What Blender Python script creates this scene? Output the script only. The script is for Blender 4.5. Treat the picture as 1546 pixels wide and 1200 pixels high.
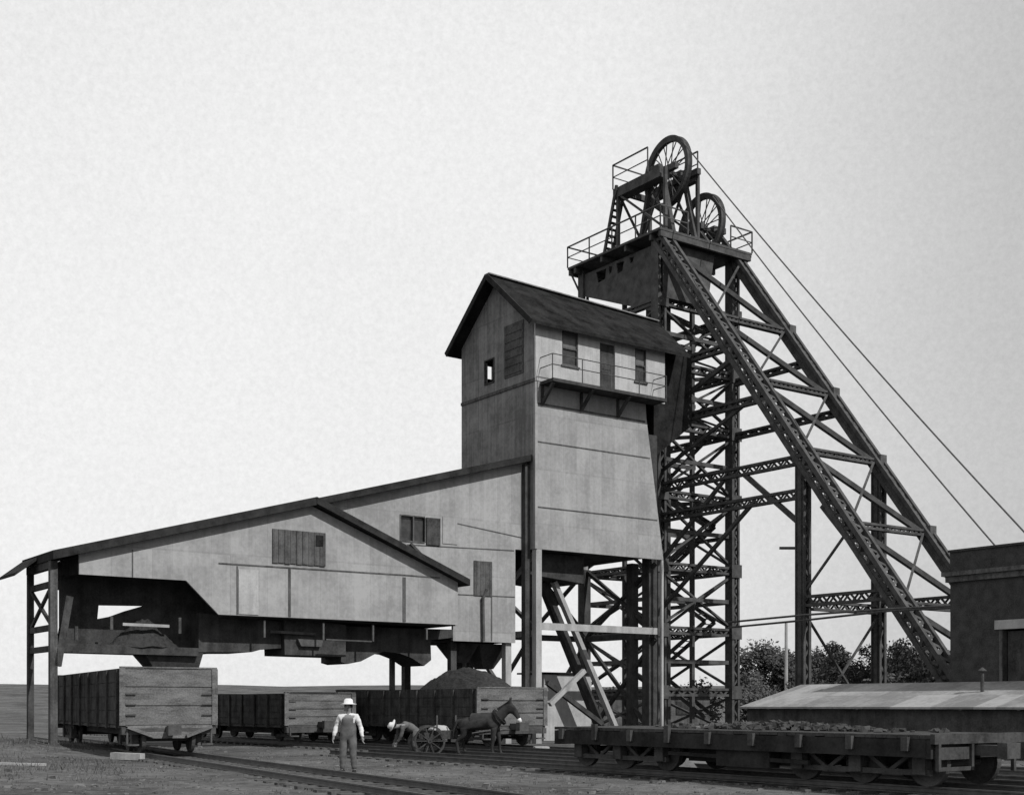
import bpy, bmesh, math, random
from mathutils import Vector, Matrix, noise
from mathutils.geometry import tessellate_polygon
R = math.radians
random.seed(7)
S = bpy.context.scene
for o in list(bpy.data.objects): bpy.data.objects.remove(o)

# ------------------------------------------------------------------ camera, sky, sun, exposure
EYE, FPX, CX, HY = 1.68, 1938.0, 773.0, 1063.0      # eye height, focal length and principal point of a 1546 px wide plate
cd = bpy.data.cameras.new('camera'); cam = bpy.data.objects.new('camera', cd); S.collection.objects.link(cam)
cam.location = (0, 0, EYE); cam.rotation_euler = (R(90), 0, 0)
cd.sensor_width = 36; cd.lens = FPX/1546*36; cd.shift_y = (HY-600)/1546
cd.clip_start = .1; cd.clip_end = 6000
S.camera = cam
SUN_EL, SUN_AZ = R(43), math.atan2(.75, -.66)         # azimuth clockwise from +Y
w = bpy.data.worlds.new('World'); S.world = w; w.use_nodes = True
nt = w.node_tree; N = nt.nodes; L = nt.links; N.clear()
out = N.new('ShaderNodeOutputWorld'); bg = N.new('ShaderNodeBackground')
sky = N.new('ShaderNodeTexSky'); sky.sky_type = 'NISHITA'; sky.sun_disc = False
sky.sun_elevation = SUN_EL; sky.sun_rotation = SUN_AZ; sky.dust_density = 3
bw = N.new('ShaderNodeRGBToBW'); L.new(sky.outputs[0], bw.inputs[0])
tc = N.new('ShaderNodeTexCoord')
def wnoise(scale, detail, rough, stretch=(1, 1, 1)):
    mp = N.new('ShaderNodeMapping'); mp.inputs['Scale'].default_value = stretch
    n = N.new('ShaderNodeTexNoise'); n.inputs['Scale'].default_value = scale
    n.inputs['Detail'].default_value = detail; n.inputs['Roughness'].default_value = rough
    L.new(tc.outputs['Generated'], mp.inputs[0]); L.new(mp.outputs[0], n.inputs['Vector']); return n.outputs[0]
def wmath(op, a, b):
    m = N.new('ShaderNodeMath'); m.operation = op
    for i, v in enumerate((a, b)):
        if isinstance(v, (int, float)): m.inputs[i].default_value = v
        else: L.new(v, m.inputs[i])
    return m.outputs[0]
# thin bright overcast: even cloud veil with faint mottling, thicker (greyer) towards the right
big = wnoise(2.2, 4, .5, (1, 1, 1.6)); fine = wnoise(240, 4, .8)
sx = N.new('ShaderNodeSeparateXYZ'); L.new(tc.outputs['Generated'], sx.inputs[0])
veil = wmath('ADD', 8.25, wmath('MULTIPLY', wmath('SUBTRACT', big, .5), 1.5))
veil = wmath('ADD', veil, wmath('MULTIPLY', wmath('SUBTRACT', fine, .5), 3.0))
mr = N.new('ShaderNodeMapRange'); mr.interpolation_type = 'SMOOTHSTEP'
for k, v in (('From Min', .02), ('From Max', .42), ('To Min', 1.0), ('To Max', .6)): mr.inputs[k].default_value = v
L.new(sx.outputs[0], mr.inputs['Value'])
veil = wmath('MULTIPLY', veil, mr.outputs[0])
veil = wmath('ADD', wmath('MULTIPLY', bw.outputs[0], .12), veil)
L.new(veil, bg.inputs[0]); bg.inputs[1].default_value = .1
L.new(bg.outputs[0], out.inputs[0])
sl = bpy.data.lights.new('sun', 'SUN'); so = bpy.data.objects.new('sun', sl); S.collection.objects.link(so)
sl.energy = 4.3; sl.angle = R(.6); sl.color = (1, .995, .985)
sd = Vector((math.sin(SUN_AZ)*math.cos(SUN_EL), math.cos(SUN_AZ)*math.cos(SUN_EL), math.sin(SUN_EL)))
so.rotation_euler = (-sd).to_track_quat('-Z', 'Y').to_euler(); so.location = (60, -60, 80)
S.view_settings.view_transform = 'Standard'; S.view_settings.look = 'None'
S.view_settings.exposure = 0; S.view_settings.gamma = 1

# ------------------------------------------------------------------ the mine's own grid: a along the tipple front, b away from it
TH = R(35.7); CA, SA = math.cos(TH), math.sin(TH); X0, Y0 = .99, 55.0
def W(a, b, z=0): return Vector((X0+CA*a-SA*b, Y0+SA*a+CA*b, z))
def grid(x, y): dx, dy = x-X0, y-Y0; return (CA*dx+SA*dy, -SA*dx+CA*dy)
# survey: where a sight line from the camera station meets a wall plane
def on_b(px, py, b):
    r = (px-CX)/FPX; a = (r*(Y0+CA*b)-X0+SA*b)/(CA-SA*r); Y = Y0+SA*a+CA*b
    return a, EYE+(HY-py)/FPX*Y
def on_a(px, py, a):
    r = (px-CX)/FPX; b = (X0+CA*a-r*(Y0+SA*a))/(SA+r*CA); Y = Y0+SA*a+CA*b
    return b, EYE+(HY-py)/FPX*Y

# ------------------------------------------------------------------ materials (all greys: a black and white picture)
def mat(name, lo, hi, scale=3., detail=6, rough=.9, spec=.1, stretch=(1, 1, 1), bump=.0, fine=0., wave=None, metal=0, streak=0., bumpscale=20, panel=None):
    m = bpy.data.materials.new(name); m.use_nodes = True; t = m.node_tree; n = t.nodes; l = t.links
    p = n['Principled BSDF']; p.inputs['Roughness'].default_value = rough; p.inputs['Specular IOR Level'].default_value = spec
    p.inputs['Metallic'].default_value = metal
    c = n.new('ShaderNodeTexCoord')
    def nz(sc, de, st):
        mp = n.new('ShaderNodeMapping'); mp.inputs['Scale'].default_value = st
        q = n.new('ShaderNodeTexNoise'); q.inputs['Scale'].default_value = sc; q.inputs['Detail'].default_value = de
        q.inputs['Roughness'].default_value = .62
        l.new(c.outputs['Object'], mp.inputs[0]); l.new(mp.outputs[0], q.inputs['Vector']); return q.outputs[0]
    v = nz(scale, detail, stretch)
    rp = n.new('ShaderNodeValToRGB'); e = rp.color_ramp.elements
    e[0].position = .3; e[1].position = .7
    e[0].color = (lo, lo, lo, 1); e[1].color = (hi, hi, hi, 1)
    def ma(op, a, b):
        k = n.new('ShaderNodeMath'); k.operation = op
        for i, x in enumerate((a, b)):
            if isinstance(x, (int, float)): k.inputs[i].default_value = x
            else: l.new(x, k.inputs[i])
        return k.outputs[0]
    if fine: v = ma('ADD', v, ma('MULTIPLY', ma('SUBTRACT', nz(scale*9, 4, (1, 1, 1)), .5), fine))
    if streak: v = ma('ADD', v, ma('MULTIPLY', ma('SUBTRACT', nz(5, 5, (1.2, 1.2, .06)), .5), streak))
    if panel:                                                                   # single sheets of slightly different age
        sn = n.new('ShaderNodeVectorMath'); sn.operation = 'SNAP'; sn.inputs[1].default_value = panel[:3]; l.new(c.outputs['Object'], sn.inputs[0])
        wn = n.new('ShaderNodeTexWhiteNoise'); wn.noise_dimensions = '3D'; l.new(sn.outputs[0], wn.inputs['Vector'])
        v = ma('ADD', v, ma('MULTIPLY', ma('SUBTRACT', wn.outputs['Value'], .5), panel[3]))
        sp = n.new('ShaderNodeSeparateXYZ'); l.new(c.outputs['Object'], sp.inputs[0])
        for k_, wd in ((0, .035), (1, .035), (2, .03)):                          # grime and painted shadow lines in the lap joints and along the nail rows
            if panel[k_] < 40: v = ma('SUBTRACT', v, ma('MULTIPLY', ma('LESS_THAN', ma('FRACT', ma('DIVIDE', sp.outputs[k_], panel[k_]), 0), wd), .1))
    l.new(v, rp.inputs[0]); l.new(rp.outputs[0], p.inputs['Base Color'])
    h = None
    if wave:
        wv = n.new('ShaderNodeTexWave'); wv.wave_type = 'BANDS'; wv.bands_direction = 'DIAGONAL' if wave[1] == 'D' else wave[1]
        wv.inputs['Scale'].default_value = wave[0]; wv.inputs['Distortion'].default_value = 0
        l.new(c.outputs['Object'], wv.inputs[0]); h = wv.outputs['Fac']
    if bump:
        g = nz(bumpscale, 5, (1, 1, 1))
        h = g if h is None else ma('ADD', ma('MULTIPLY', h, .6), g)
    if h is not None:
        b = n.new('ShaderNodeBump'); b.inputs['Strength'].default_value = max(bump, .35); b.inputs['Distance'].default_value = .02
        l.new(h, b.inputs['Height']); l.new(b.outputs[0], p.inputs['Normal'])
    return m
M = {
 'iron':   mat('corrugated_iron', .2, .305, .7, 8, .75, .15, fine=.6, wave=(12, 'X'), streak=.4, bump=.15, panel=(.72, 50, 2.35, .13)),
 'ironside': mat('corrugated_iron_end', .1, .2, .8, 8, .8, .1, fine=.5, wave=(12, 'Y'), streak=.7, bump=.15, panel=(50, .72, 2.35, .15)),  # same iron as the front, shade of the sunless end put into the tone
 'white':  mat('weathered_whitewash', .26, .38, 1.2, 7, .85, .1, fine=.5, streak=.7, bump=.1),
 'felt':   mat('tarred_felt', .008, .03, 1.5, 7, 1, 0, fine=.5, bump=.3),
 'fascia': mat('tarred_timber', .014, .04, 2, 6, .95, .02, fine=.4, bump=.3),
 'ridge':  mat('ridge_iron', .12, .26, 3, 6, .7, .1),
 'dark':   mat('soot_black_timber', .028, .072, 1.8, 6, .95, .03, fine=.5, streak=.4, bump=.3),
 'steel':  mat('dull_black_steel', .035, .088, 2.2, 6, .8, .12, fine=.4, bump=.2),
 'steel2': mat('dusty_steel', .04, .1, 2.5, 6, .85, .1, fine=.4, bump=.2),
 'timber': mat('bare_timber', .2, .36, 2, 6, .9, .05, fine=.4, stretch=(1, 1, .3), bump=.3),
 'grey':   mat('weathered_boards', .045, .105, 1.6, 7, .95, .03, fine=.6, streak=.9, bump=.4),
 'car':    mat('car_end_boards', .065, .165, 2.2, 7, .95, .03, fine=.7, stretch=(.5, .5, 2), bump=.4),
 'carside': mat('car_side_boards', .026, .07, 2, 7, .95, .03, fine=.6, streak=.9, bump=.4),  # darker copy of the end boards, shade of the unlit sides in the colour
 'glass':  mat('dusty_glass', .02, .05, 4, 4, .25, .4),
 'glassp': mat('pale_dusty_glass', .07, .12, 4, 4, .3, .4),
 'coal':   mat('coal', .01, .036, 9, 8, .7, .2, fine=.8, bump=.8),
 'brick':  mat('sooty_brick', .03, .062, 2.5, 7, .95, .03, fine=.7, bump=.4),
 'tinroof': mat('bleached_tin_roof', .15, .28, .8, 7, .8, .1, fine=.5, wave=(10, 'Y'), bump=.15, panel=(50, .8, 50, .3)),
 'sand':   mat('pale_sand', .09, .16, 5, 7, 1, 0, fine=.6, bump=.5),
 'rope':   mat('wire_rope', .06, .1, 6, 3, .8, .1),
 'leaf':   mat('leaves', .03, .085, 1.2, 5, .9, .05, fine=.5),
 'leaf2':  mat('pale_leaves', .05, .12, 1.2, 5, .9, .05, fine=.5),
 'bark':   mat('bark', .04, .08, 4, 5, .95, .02, bump=.4),
 'skin':   mat('skin', .16, .2, 4, 3, .7, .2),
 'shirt':  mat('white_shirt', .45, .6, 6, 4, .95, .02),
 'denim':  mat('dark_overalls', .07, .13, 7, 5, .95, .02, fine=.4),
 'drab':   mat('drab_cloth', .05, .1, 7, 5, .95, .02, fine=.4),
 'straw':  mat('straw_hat', .5, .62, 9, 4, .9, .02),
 'hair':   mat('hair', .015, .03, 20, 4, .8, .1),
 'hide':   mat('dark_hide', .018, .045, 5, 5, .9, .05, fine=.5),
 'weed':   mat('weeds', .05, .13, 2, 4, .95, .02),
 'rail':   mat('worn_rail', .05, .1, 4, 4, .6, .3, metal=.3),
}
# ground: cinders, dust and thin grass
def ground_mat():
    m = bpy.data.materials.new('cinder_ground'); m.use_nodes = True; t = m.node_tree; n = t.nodes; l = t.links
    p = n['Principled BSDF']; p.inputs['Roughness'].default_value = 1; p.inputs['Specular IOR Level'].default_value = 0
    g = n.new('ShaderNodeNewGeometry')
    def nz(s, d):
        q = n.new('ShaderNodeTexNoise'); q.inputs['Scale'].default_value = s; q.inputs['Detail'].default_value = d
        q.inputs['Roughness'].default_value = .65; l.new(g.outputs['Position'], q.inputs['Vector']); return q.outputs[0]
    def ma(op, a, b):
        k = n.new('ShaderNodeMath'); k.operation = op
        for i, x in enumerate((a, b)):
            if isinstance(x, (int, float)): k.inputs[i].default_value = x
            else: l.new(x, k.inputs[i])
        return k.outputs[0]
    v = ma('ADD', ma('MULTIPLY', nz(.22, 6), .55), ma('MULTIPLY', nz(2.6, 8), .45))
    rp = n.new('ShaderNodeValToRGB'); e = rp.color_ramp.elements
    e[0].position = .36; e[1].position = .64; e[0].color = (.035, .035, .035, 1); e[1].color = (.15, .15, .15, 1)
    l.new(v, rp.inputs[0]); l.new(rp.outputs[0], p.inputs['Base Color'])
    b = n.new('ShaderNodeBump'); b.inputs['Strength'].default_value = .9; b.inputs['Distance'].default_value = .08
    l.new(nz(7, 8), b.inputs['Height']); l.new(b.outputs[0], p.inputs['Normal'])
    return m
M['ground'] = ground_mat()

# ------------------------------------------------------------------ mesh builder and object helpers
class MB:
    def __init__(s): s.v = []; s.f = []
    def add(s, vs, fs):
        k = len(s.v); s.v += [tuple(x) for x in vs]; s.f += [tuple(i+k for i in f) for f in fs]; return s
    def box(s, x0, x1, y0, y1, z0, z1):
        return s.add([(x, y, z) for z in (z0, z1) for y in (y0, y1) for x in (x0, x1)],
                     [(0, 2, 3, 1), (4, 5, 7, 6), (0, 1, 5, 4), (2, 6, 7, 3), (0, 4, 6, 2), (1, 3, 7, 5)])
    def beam(s, p, q, w=.1, h=None, ref=(0, 0, 1)):
        p, q = Vector(p), Vector(q); h = h or w; d = (q-p).normalized(); ref = Vector(ref)
        if abs(d.dot(ref)) > .98: ref = Vector((0, 1, 0))
        a = d.cross(ref).normalized()*w/2; b = a.cross(d).normalized()*h/2
        vs = [c+i*a+j*b for c in (p, q) for i, j in ((-1, -1), (1, -1), (1, 1), (-1, 1))]
        return s.add(vs, [(0, 1, 2, 3), (7, 6, 5, 4), (0, 4, 5, 1), (1, 5, 6, 2), (2, 6, 7, 3), (3, 7, 4, 0)])
    def tube(s, pts, r, n=8, cap=True):
        pts = [Vector(p) for p in pts]; k = len(s.v); rr = r if isinstance(r, (list, tuple)) else [r]*len(pts)
        for i, p in enumerate(pts):
            d = (pts[min(i+1, len(pts)-1)]-pts[max(i-1, 0)]).normalized()
            a = d.cross(Vector((0, 0, 1)) if abs(d.z) < .95 else Vector((0, 1, 0))).normalized(); b = d.cross(a)
            for j in range(n):
                t = 2*math.pi*j/n; s.v.append(tuple(p+(a*math.cos(t)+b*math.sin(t))*rr[i]))
        for i in range(len(pts)-1):
            for j in range(n):
                s.f.append((k+i*n+j, k+i*n+(j+1) % n, k+(i+1)*n+(j+1) % n, k+(i+1)*n+j))
        if cap: s.f.append(tuple(k+j for j in range(n))[::-1]); s.f.append(tuple(k+(len(pts)-1)*n+j for j in range(n)))
        return s
    def plate(s, outer, holes, f, t):
        """polygon with holes; f(u, v, depth) gives the point; t is the thickness"""
        loops = [outer]+list(holes); tri = tessellate_polygon([[Vector((u, v, 0)) for u, v in lp] for lp in loops])
        flat = [p for lp in loops for p in lp]; n = len(flat)
        vs = [f(u, v, 0) for u, v in flat]+[f(u, v, t) for u, v in flat]
        fs = [tuple(x) for x in tri]+[tuple(i+n for i in x)[::-1] for x in tri]
        k = 0
        for lp in loops:
            m = len(lp)
            for i in range(m): fs.append((k+i, k+(i+1) % m, n+k+(i+1) % m, n+k+i))
            k += m
        return s.add(vs, fs)
    def lattice(s, p, q, w, h, c=.09, pitch=None, ref=(0, 0, 1), lace=.06):
        p, q = Vector(p), Vector(q); d = (q-p); ln = d.length; d.normalize(); ref = Vector(ref)
        if abs(d.dot(ref)) > .98: ref = Vector((0, 1, 0))
        a = d.cross(ref).normalized(); b = a.cross(d).normalized()
        cs = [(-1, -1), (1, -1), (1, 1), (-1, 1)]; at = lambda t, i: p+d*t+a*(cs[i][0]*(w-c)/2)+b*(cs[i][1]*(h-c)/2)
        for i in range(4): s.beam(at(0, i), at(ln, i), c, c, b)
        for i in range(4):
            j = (i+1) % 4; wd = w if i % 2 == 0 else h; st = pitch or max(wd, .3); n = max(2, int(ln/st))
            nrm = b if i % 2 == 0 else a
            for k in range(n):
                t0, t1 = ln*k/n, ln*(k+1)/n
                x, y = (i, j) if k % 2 == 0 else (j, i)
                s.beam(at(t0, x), at(t1, y), lace, .02, nrm)
        return s
    def lathe(s, c, axis, e1, prof, n=40):
        """closed profile of (radius, along) turned round axis"""
        c, axis, e1 = Vector(c), Vector(axis).normalized(), Vector(e1).normalized(); e2 = axis.cross(e1); k = len(s.v); m = len(prof)
        for i in range(n):
            t = 2*math.pi*i/n; dr = e1*math.cos(t)+e2*math.sin(t)
            for r, h in prof: s.v.append(tuple(c+dr*r+axis*h))
        for i in range(n):
            for j in range(m):
                s.f.append((k+i*m+j, k+i*m+(j+1) % m, k+((i+1) % n)*m+(j+1) % m, k+((i+1) % n)*m+j))
        return s
    def build(s, name, m, parent=None, smooth=False, org=None):
        o3 = org if org is not None else (parent.get('org') if parent is not None else None) or (0, 0, 0)
        o3 = tuple(o3); me = bpy.data.meshes.new(name)
        me.from_pydata([(x-o3[0], y-o3[1], z-o3[2]) for x, y, z in s.v], [], s.f)
        bm = bmesh.new(); bm.from_mesh(me); bmesh.ops.recalc_face_normals(bm, faces=bm.faces); bm.to_mesh(me); bm.free()
        if smooth:
            for p in me.polygons: p.use_smooth = True
        me.materials.append(M[m] if isinstance(m, str) else m)
        o = bpy.data.objects.new(name, me); S.collection.objects.link(o)
        if parent is not None: o.parent = parent; ORG[o.name] = o3
        return o
ORG = {}
def tag(o, label=None, cat=None, group=None, kind=None):
    if label: o['label'] = label
    if cat: o['category'] = cat
    if group: o['group'] = group
    if kind: o['kind'] = kind
    return o
class G:
    """a thing standing in the mine grid: parts are given in grid coordinates (a, b, z)"""
    def __init__(s, name, label, cat, a, b, z=0, group=None):
        s.o = bpy.data.objects.new(name, None); S.collection.objects.link(s.o); s.o.location = W(a, b, z); s.o.rotation_euler = (0, 0, TH)
        s.o.empty_display_size = .3; s.org = (a, b, z); tag(s.o, label, cat, group)
    def part(s, name, mb, m, parent=None, smooth=False): return mb.build(name, m, parent or s.o, smooth, s.org)
    def beam(s, name, p, q, w, m='steel', h=None, parent=None, ref=(0, 0, 1)): return s.part(name, MB().beam(p, q, w, h, ref), m, parent)
    def box(s, name, dims, m, parent=None): return s.part(name, MB().box(*dims), m, parent)
def lone(name, mb, m, a, b, label, cat, group=None, kind=None, z=0, smooth=False):
    """one-mesh thing in grid coordinates"""
    o = mb.build(name, m, None, smooth, (a, b, z)); o.location = W(a, b, z); o.rotation_euler = (0, 0, TH)
    return tag(o, label, cat, group, kind)
class T:
    """a thing with its own local coordinates"""
    def __init__(s, name, label, cat, loc, rz=0, group=None):
        s.o = bpy.data.objects.new(name, None); S.collection.objects.link(s.o); s.o.location = loc; s.o.rotation_euler = (0, 0, rz)
        s.o.empty_display_size = .3; tag(s.o, label, cat, group)
    def part(s, name, mb, m, parent=None, smooth=False): return mb.build(name, m, parent or s.o, smooth, (0, 0, 0))

# ------------------------------------------------------------------ ground
def sm(e0, e1, x):
    t = max(0, min(1, (x-e0)/(e1-e0))); return t*t*(3-2*t)
def hgt(x, y):
    d = math.hypot(x, y)
    h = 6.2*sm(110, 330, d)-3*sm(330, 900, d)
    h += .55*math.exp(-(((x+17.5)/3.6)**2+((y-42)/7)**2))                      # weedy bank by the left posts
    h += .25*math.exp(-(((x+12)/6)**2+((y-30)/4)**2))*.5
    if 8 < d < 110:
        h += .05*noise.noise(Vector((x*.5, y*.5, 3)))+.03*noise.noise(Vector((x*1.7, y*1.7, 9)))
    if d > 110: h += .5*sm(110, 300, d)*noise.noise(Vector((x*.03, y*.03, 1)))
    return h
mb = MB(); rad = [0.0]; r_ = 1.0
while r_ < 4500: rad.append(r_); r_ *= 1.028 if r_ < 420 else 1.12
NA = 300
for r_ in rad:
    for j in range(NA):
        t = 2*math.pi*j/NA; x, y = r_*math.sin(t), r_*math.cos(t); mb.v.append((x, y, hgt(x, y)))
for i in range(len(rad)-1):
    for j in range(NA):
        mb.f.append((i*NA+j, (i+1)*NA+j, (i+1)*NA+(j+1) % NA, i*NA+(j+1) % NA))
tag(mb.build('ground', 'ground', smooth=True), kind='structure')

# ------------------------------------------------------------------ railway tracks
def track(x, y, th, s0, s1, gauge=1.435):
    root = bpy.data.objects.new('railway_track', None); S.collection.objects.link(root)
    root.location = (x, y, 0); root.rotation_euler = (0, 0, th); tag(root, kind='structure')
    for sgn in (-1, 1):
        m = MB(); X = sgn*gauge/2
        prof = [(-.06, .05), (.06, .05), (.06, .07), (.015, .09), (.015, .15), (.035, .16), (.035, .19), (-.035, .19), (-.035, .16), (-.015, .15), (-.015, .09), (-.06, .07)]
        n = len(prof)
        m.add([(X+px, yy, pz) for yy in (s0, s1) for px, pz in prof], [tuple(range(n))[::-1], tuple(range(n, 2*n))]+[(i, (i+1) % n, n+(i+1) % n, n+i) for i in range(n)])
        m.build('rail', 'rail', root)
    m = MB(); k = s0
    while k < s1:
        j = random.uniform(-.05, .05); m.box(-1.25+j, 1.25+j, k-.11, k+.11, -.12, .055); k += .62
    m.build('sleepers', 'grey', root)
T1 = R(28.4)
track(-10.55, 39.75, T1, -34, 26)
track(.015, 46.4, TH, -40, 30)
track(-7.59, 50.9, TH, -44, 26)
fx, fy = (945-CX)/FPX*31.3, 31.3
track(fx, fy, TH, -26, 14)

# ------------------------------------------------------------------ tipple house (the tall iron-clad house on posts)
H = G('tipple_house', 'tall iron clad gabled house on posts with a balcony, beside the headframe', 'building', 3.7, 2.85)
HW, HB, ZB, ZT, ZR = 7.46, 5.71, 8.35, 18.2, 20.75
fb = lambda b0: (lambda u, v, t: (u, b0+t, v))
fa = lambda a0: (lambda u, v, t: (a0+t, u, v))
rect = lambda u0, u1, v0, v1: [(u0, v0), (u1, v0), (u1, v1), (u0, v1)]
ZC = 15.6
H.part('front_wall', MB().plate([(0, ZB), (7.4, ZB), (6.35, 14.75), (6.3, ZC-.05), (0, ZC-.05)], [], fb(0), .12), 'iron')
w1, w2, dr = (1.44, 2.33, 16.45, 17.95), (5.63, 6.31, 16.35, 17.85), (3.57, 4.45, ZC+.02, 17.75)
cabin = H.part('cabin_wall', MB().plate(rect(0, HW, ZC-.05, 18.03), [rect(*w1), rect(*w2), rect(*dr)], fb(-.03), .12), 'white')
for q in (w1, w2):
    fr = MB(); zm = (q[2]+q[3])/2
    for x0, x1, z0, z1 in ((q[0], q[0]+.06, q[2], q[3]), (q[1]-.06, q[1], q[2], q[3]), (q[0]+.06, q[1]-.06, q[3]-.06, q[3]), (q[0]+.06, q[1]-.06, q[2], q[2]+.06), (q[0]+.06, q[1]-.06, zm-.03, zm+.03)):
        fr.box(x0, x1, -.01, .05, z0, z1)
    wf = H.part('window', fr, 'grey')
    H.box('pane', (q[0]+.05, q[1]-.05, .06, .07, q[2]+.05, zm), 'glass', wf); H.box('pane', (q[0]+.05, q[1]-.05, .05, .059, zm, q[3]-.05), 'glassp', wf)
    H.box('sill', (q[0]-.06, q[1]+.06, -.1, -.031, q[2]-.07, q[2]-.005), 'grey', wf)
dd = MB().box(dr[0]+.02, dr[1]-.02, .04, .09, dr[2], dr[3]-.02)
dd.box(dr[0]+.12, dr[1]-.12, .025, .041, dr[2]+.15, dr[2]+.85); dd.box(dr[0]+.12, dr[1]-.12, .025, .041, dr[2]+1.0, dr[3]-.2)
door = H.part('door', dd, 'dark'); H.part('handle', MB().tube([(dr[0]+.1, .02, 16.5), (dr[0]+.1, -.03, 16.5), (dr[0]+.2, -.03, 16.5)], .02, 6), 'steel2', door)
# left gable wall with a small window, back wall with a window opposite
gw = (3.1, 3.75, 16.15, 17.15)
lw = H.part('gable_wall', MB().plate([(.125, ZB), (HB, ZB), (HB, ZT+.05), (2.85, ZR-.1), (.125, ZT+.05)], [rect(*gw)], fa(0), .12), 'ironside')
fr = MB()
for y0, y1, z0, z1 in ((gw[0]-.06, gw[0], gw[2], gw[3]), (gw[1], gw[1]+.06, gw[2], gw[3]), (gw[0]-.06, gw[1]+.06, gw[3], gw[3]+.06), (gw[0]-.06, gw[1]+.06, gw[2]-.06, gw[2])):
    fr.box(-.04, .06, y0, y1, z0, z1)
H.part('window', fr, 'dark')
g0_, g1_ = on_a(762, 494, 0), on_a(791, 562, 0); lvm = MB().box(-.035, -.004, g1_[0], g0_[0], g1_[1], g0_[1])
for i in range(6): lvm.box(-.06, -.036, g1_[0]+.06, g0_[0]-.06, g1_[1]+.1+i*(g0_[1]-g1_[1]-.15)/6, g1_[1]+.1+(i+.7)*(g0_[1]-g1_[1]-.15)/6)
H.part('shutter', lvm, 'grey')  # slatted panel standing in for a darker patch high on the gable wall
H.part('back_wall', MB().plate([(.125, ZB), (HW+.0, ZB), (HW, ZT-.15), (.125, ZT-.15)], [rect(on_b(735, 562, 5.65)[0], on_b(743, 562, 5.65)[0], on_b(739, 573, 5.65)[1], on_b(739, 553, 5.65)[1])], fb(HB-.12), .12), 'iron')
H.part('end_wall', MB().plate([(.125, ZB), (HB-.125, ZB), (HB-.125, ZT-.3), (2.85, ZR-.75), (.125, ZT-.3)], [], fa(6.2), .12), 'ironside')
H.box('floor_beam', (.13, 6.1, .13, HB-.13, ZB+.02, ZB+.3), 'dark')
# belt courses and sheet joints
H.box('belt_course', (-.05, -.004, -.03, HB, ZC-.08, ZC+.06), 'grey')
H.box('corner_board', (-.045, .09, -.07, -.034, ZB, ZC-.1), 'iron')
for z in (12.95, 10.15):
    H.part('sheet_joint', MB().box(.02, 6.3+(14.7-z)*.163-.03, -.018, -.003, z-.025, z+.025), 'grey')
H.part('sheet_joint', MB().box(.02, 6.25, -.018, -.003, 14.55, 14.62), 'grey')
# roof
rp = MB(); RA0, RA1 = -.55, 9.6
sl_ = (ZR-18.0)/(2.85+.4)
RE, ZR1 = 8.7, ZR-.36
for sgn, be in ((-1, -.42), (1, HB+.42)):
    ze = ZR-abs(be-2.85)*sl_
    rp.add([(RA0, 2.85, ZR), (RA1, 2.85, ZR1), (RE, be, ze-.06), (RA0, be, ze), (RA0, 2.85, ZR-.16), (RA1, 2.85, ZR1-.16), (RE, be, ze-.2), (RA0, be, ze-.14)],
           [(0, 1, 2, 3), (7, 6, 5, 4), (0, 3, 7, 4), (1, 5, 6, 2), (2, 6, 7, 3)])
roof = H.part('roof', rp, 'felt')
rc = MB(); rc.beam((RA0, 2.85, ZR+.03), (RA1, 2.85, ZR1+.03), .36, .05); H.part('ridge_cap', rc, 'ridge', roof)
bgb = MB(); bgb.beam((RA0-.03, 2.85, ZR-.07), (RA0-.03, -.45, 18.0-.1), .06, .24); bgb.beam((RA0-.034, 2.85, ZR-.07), (RA0-.034, HB+.45, 18.0-.1), .06, .24)
H.part('bargeboard', bgb, 'fascia', roof)
# balcony along the cabin
BA0, BA1 = .25, 6.75
bl = MB().box(BA0, BA1, -.95, -.035, ZC-.22, ZC-.08)
balc = H.part('balcony', bl, 'dark')
for a in (.35, 2.5, 4.6): H.part('bracket', MB().beam((a, -.85, ZC-.24), (a, -.06, ZC-1.0), .12).beam((a, -.05, ZC-.24), (a, -.05, ZC-1.05), .1), 'dark', balc)
rl = MB()
for z in (ZC+.95, ZC+.5): rl.tube([(BA0, -.05, z), (BA0, -.9, z), (BA1, -.9, z), (BA1, -.05, z)], .022, 6)
for i in range(5):
    a = BA0+(BA1-BA0)*i/4; rl.tube([(a, -.9, ZC-.1), (a, -.9, ZC+.95)], .025, 6)
H.part('railing', rl, 'steel', balc)
# dark dump house tucked between cabin and headframe, with its sloping underside
dk = MB().plate([(HW+.02, 13.2), (9.9, 15.0), (9.9, 18.3), (HW+.02, 18.3)], [], fb(.75), 1.5)
H.part('dump_chute', dk, 'felt')
# posts and braces under the house
def post(t, a, b, z0, z1, wd, m): return t.box('post', (a-wd/2, a+wd/2, b-wd/2, b+wd/2, z0, z1), m)
post(H, .2, .14, 0, ZB-.01, .3, 'timber'); post(H, 7.36, .07, 0, ZB-.01, .12, 'timber'); post(H, 7.3, .85, 0, 14.2, .5, 'dark')
for a, b in ((.2, HB-.2), (7.2, HB-.2), (7.2, 1.95), (3.7, HB-.2), (-.12, .5)): post(H, a, b, 0, ZB-.02 if a > 0 else 12, .4 if a > 0 else .28, 'dark')
H.beam('girt', (.36, .1, 5.05), (7.04, .1, 5.05), .16, 'timber', .3)
H.beam('girt', (.2, HB-.2, 4.9), (7.2, HB-.2, 4.9), .16, 'dark', .28); H.beam('girt', (7.2, .3, 4.9), (7.2, HB-.3, 4.9), .16, 'dark', .28)
H.beam('girt', (.2, HB-.2, 2.4), (7.2, HB-.2, 2.4), .16, 'dark', .28); H.beam('girt', (.2, .4, 4.75), (.2, HB-.4, 4.75), .16, 'timber', .26)
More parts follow.
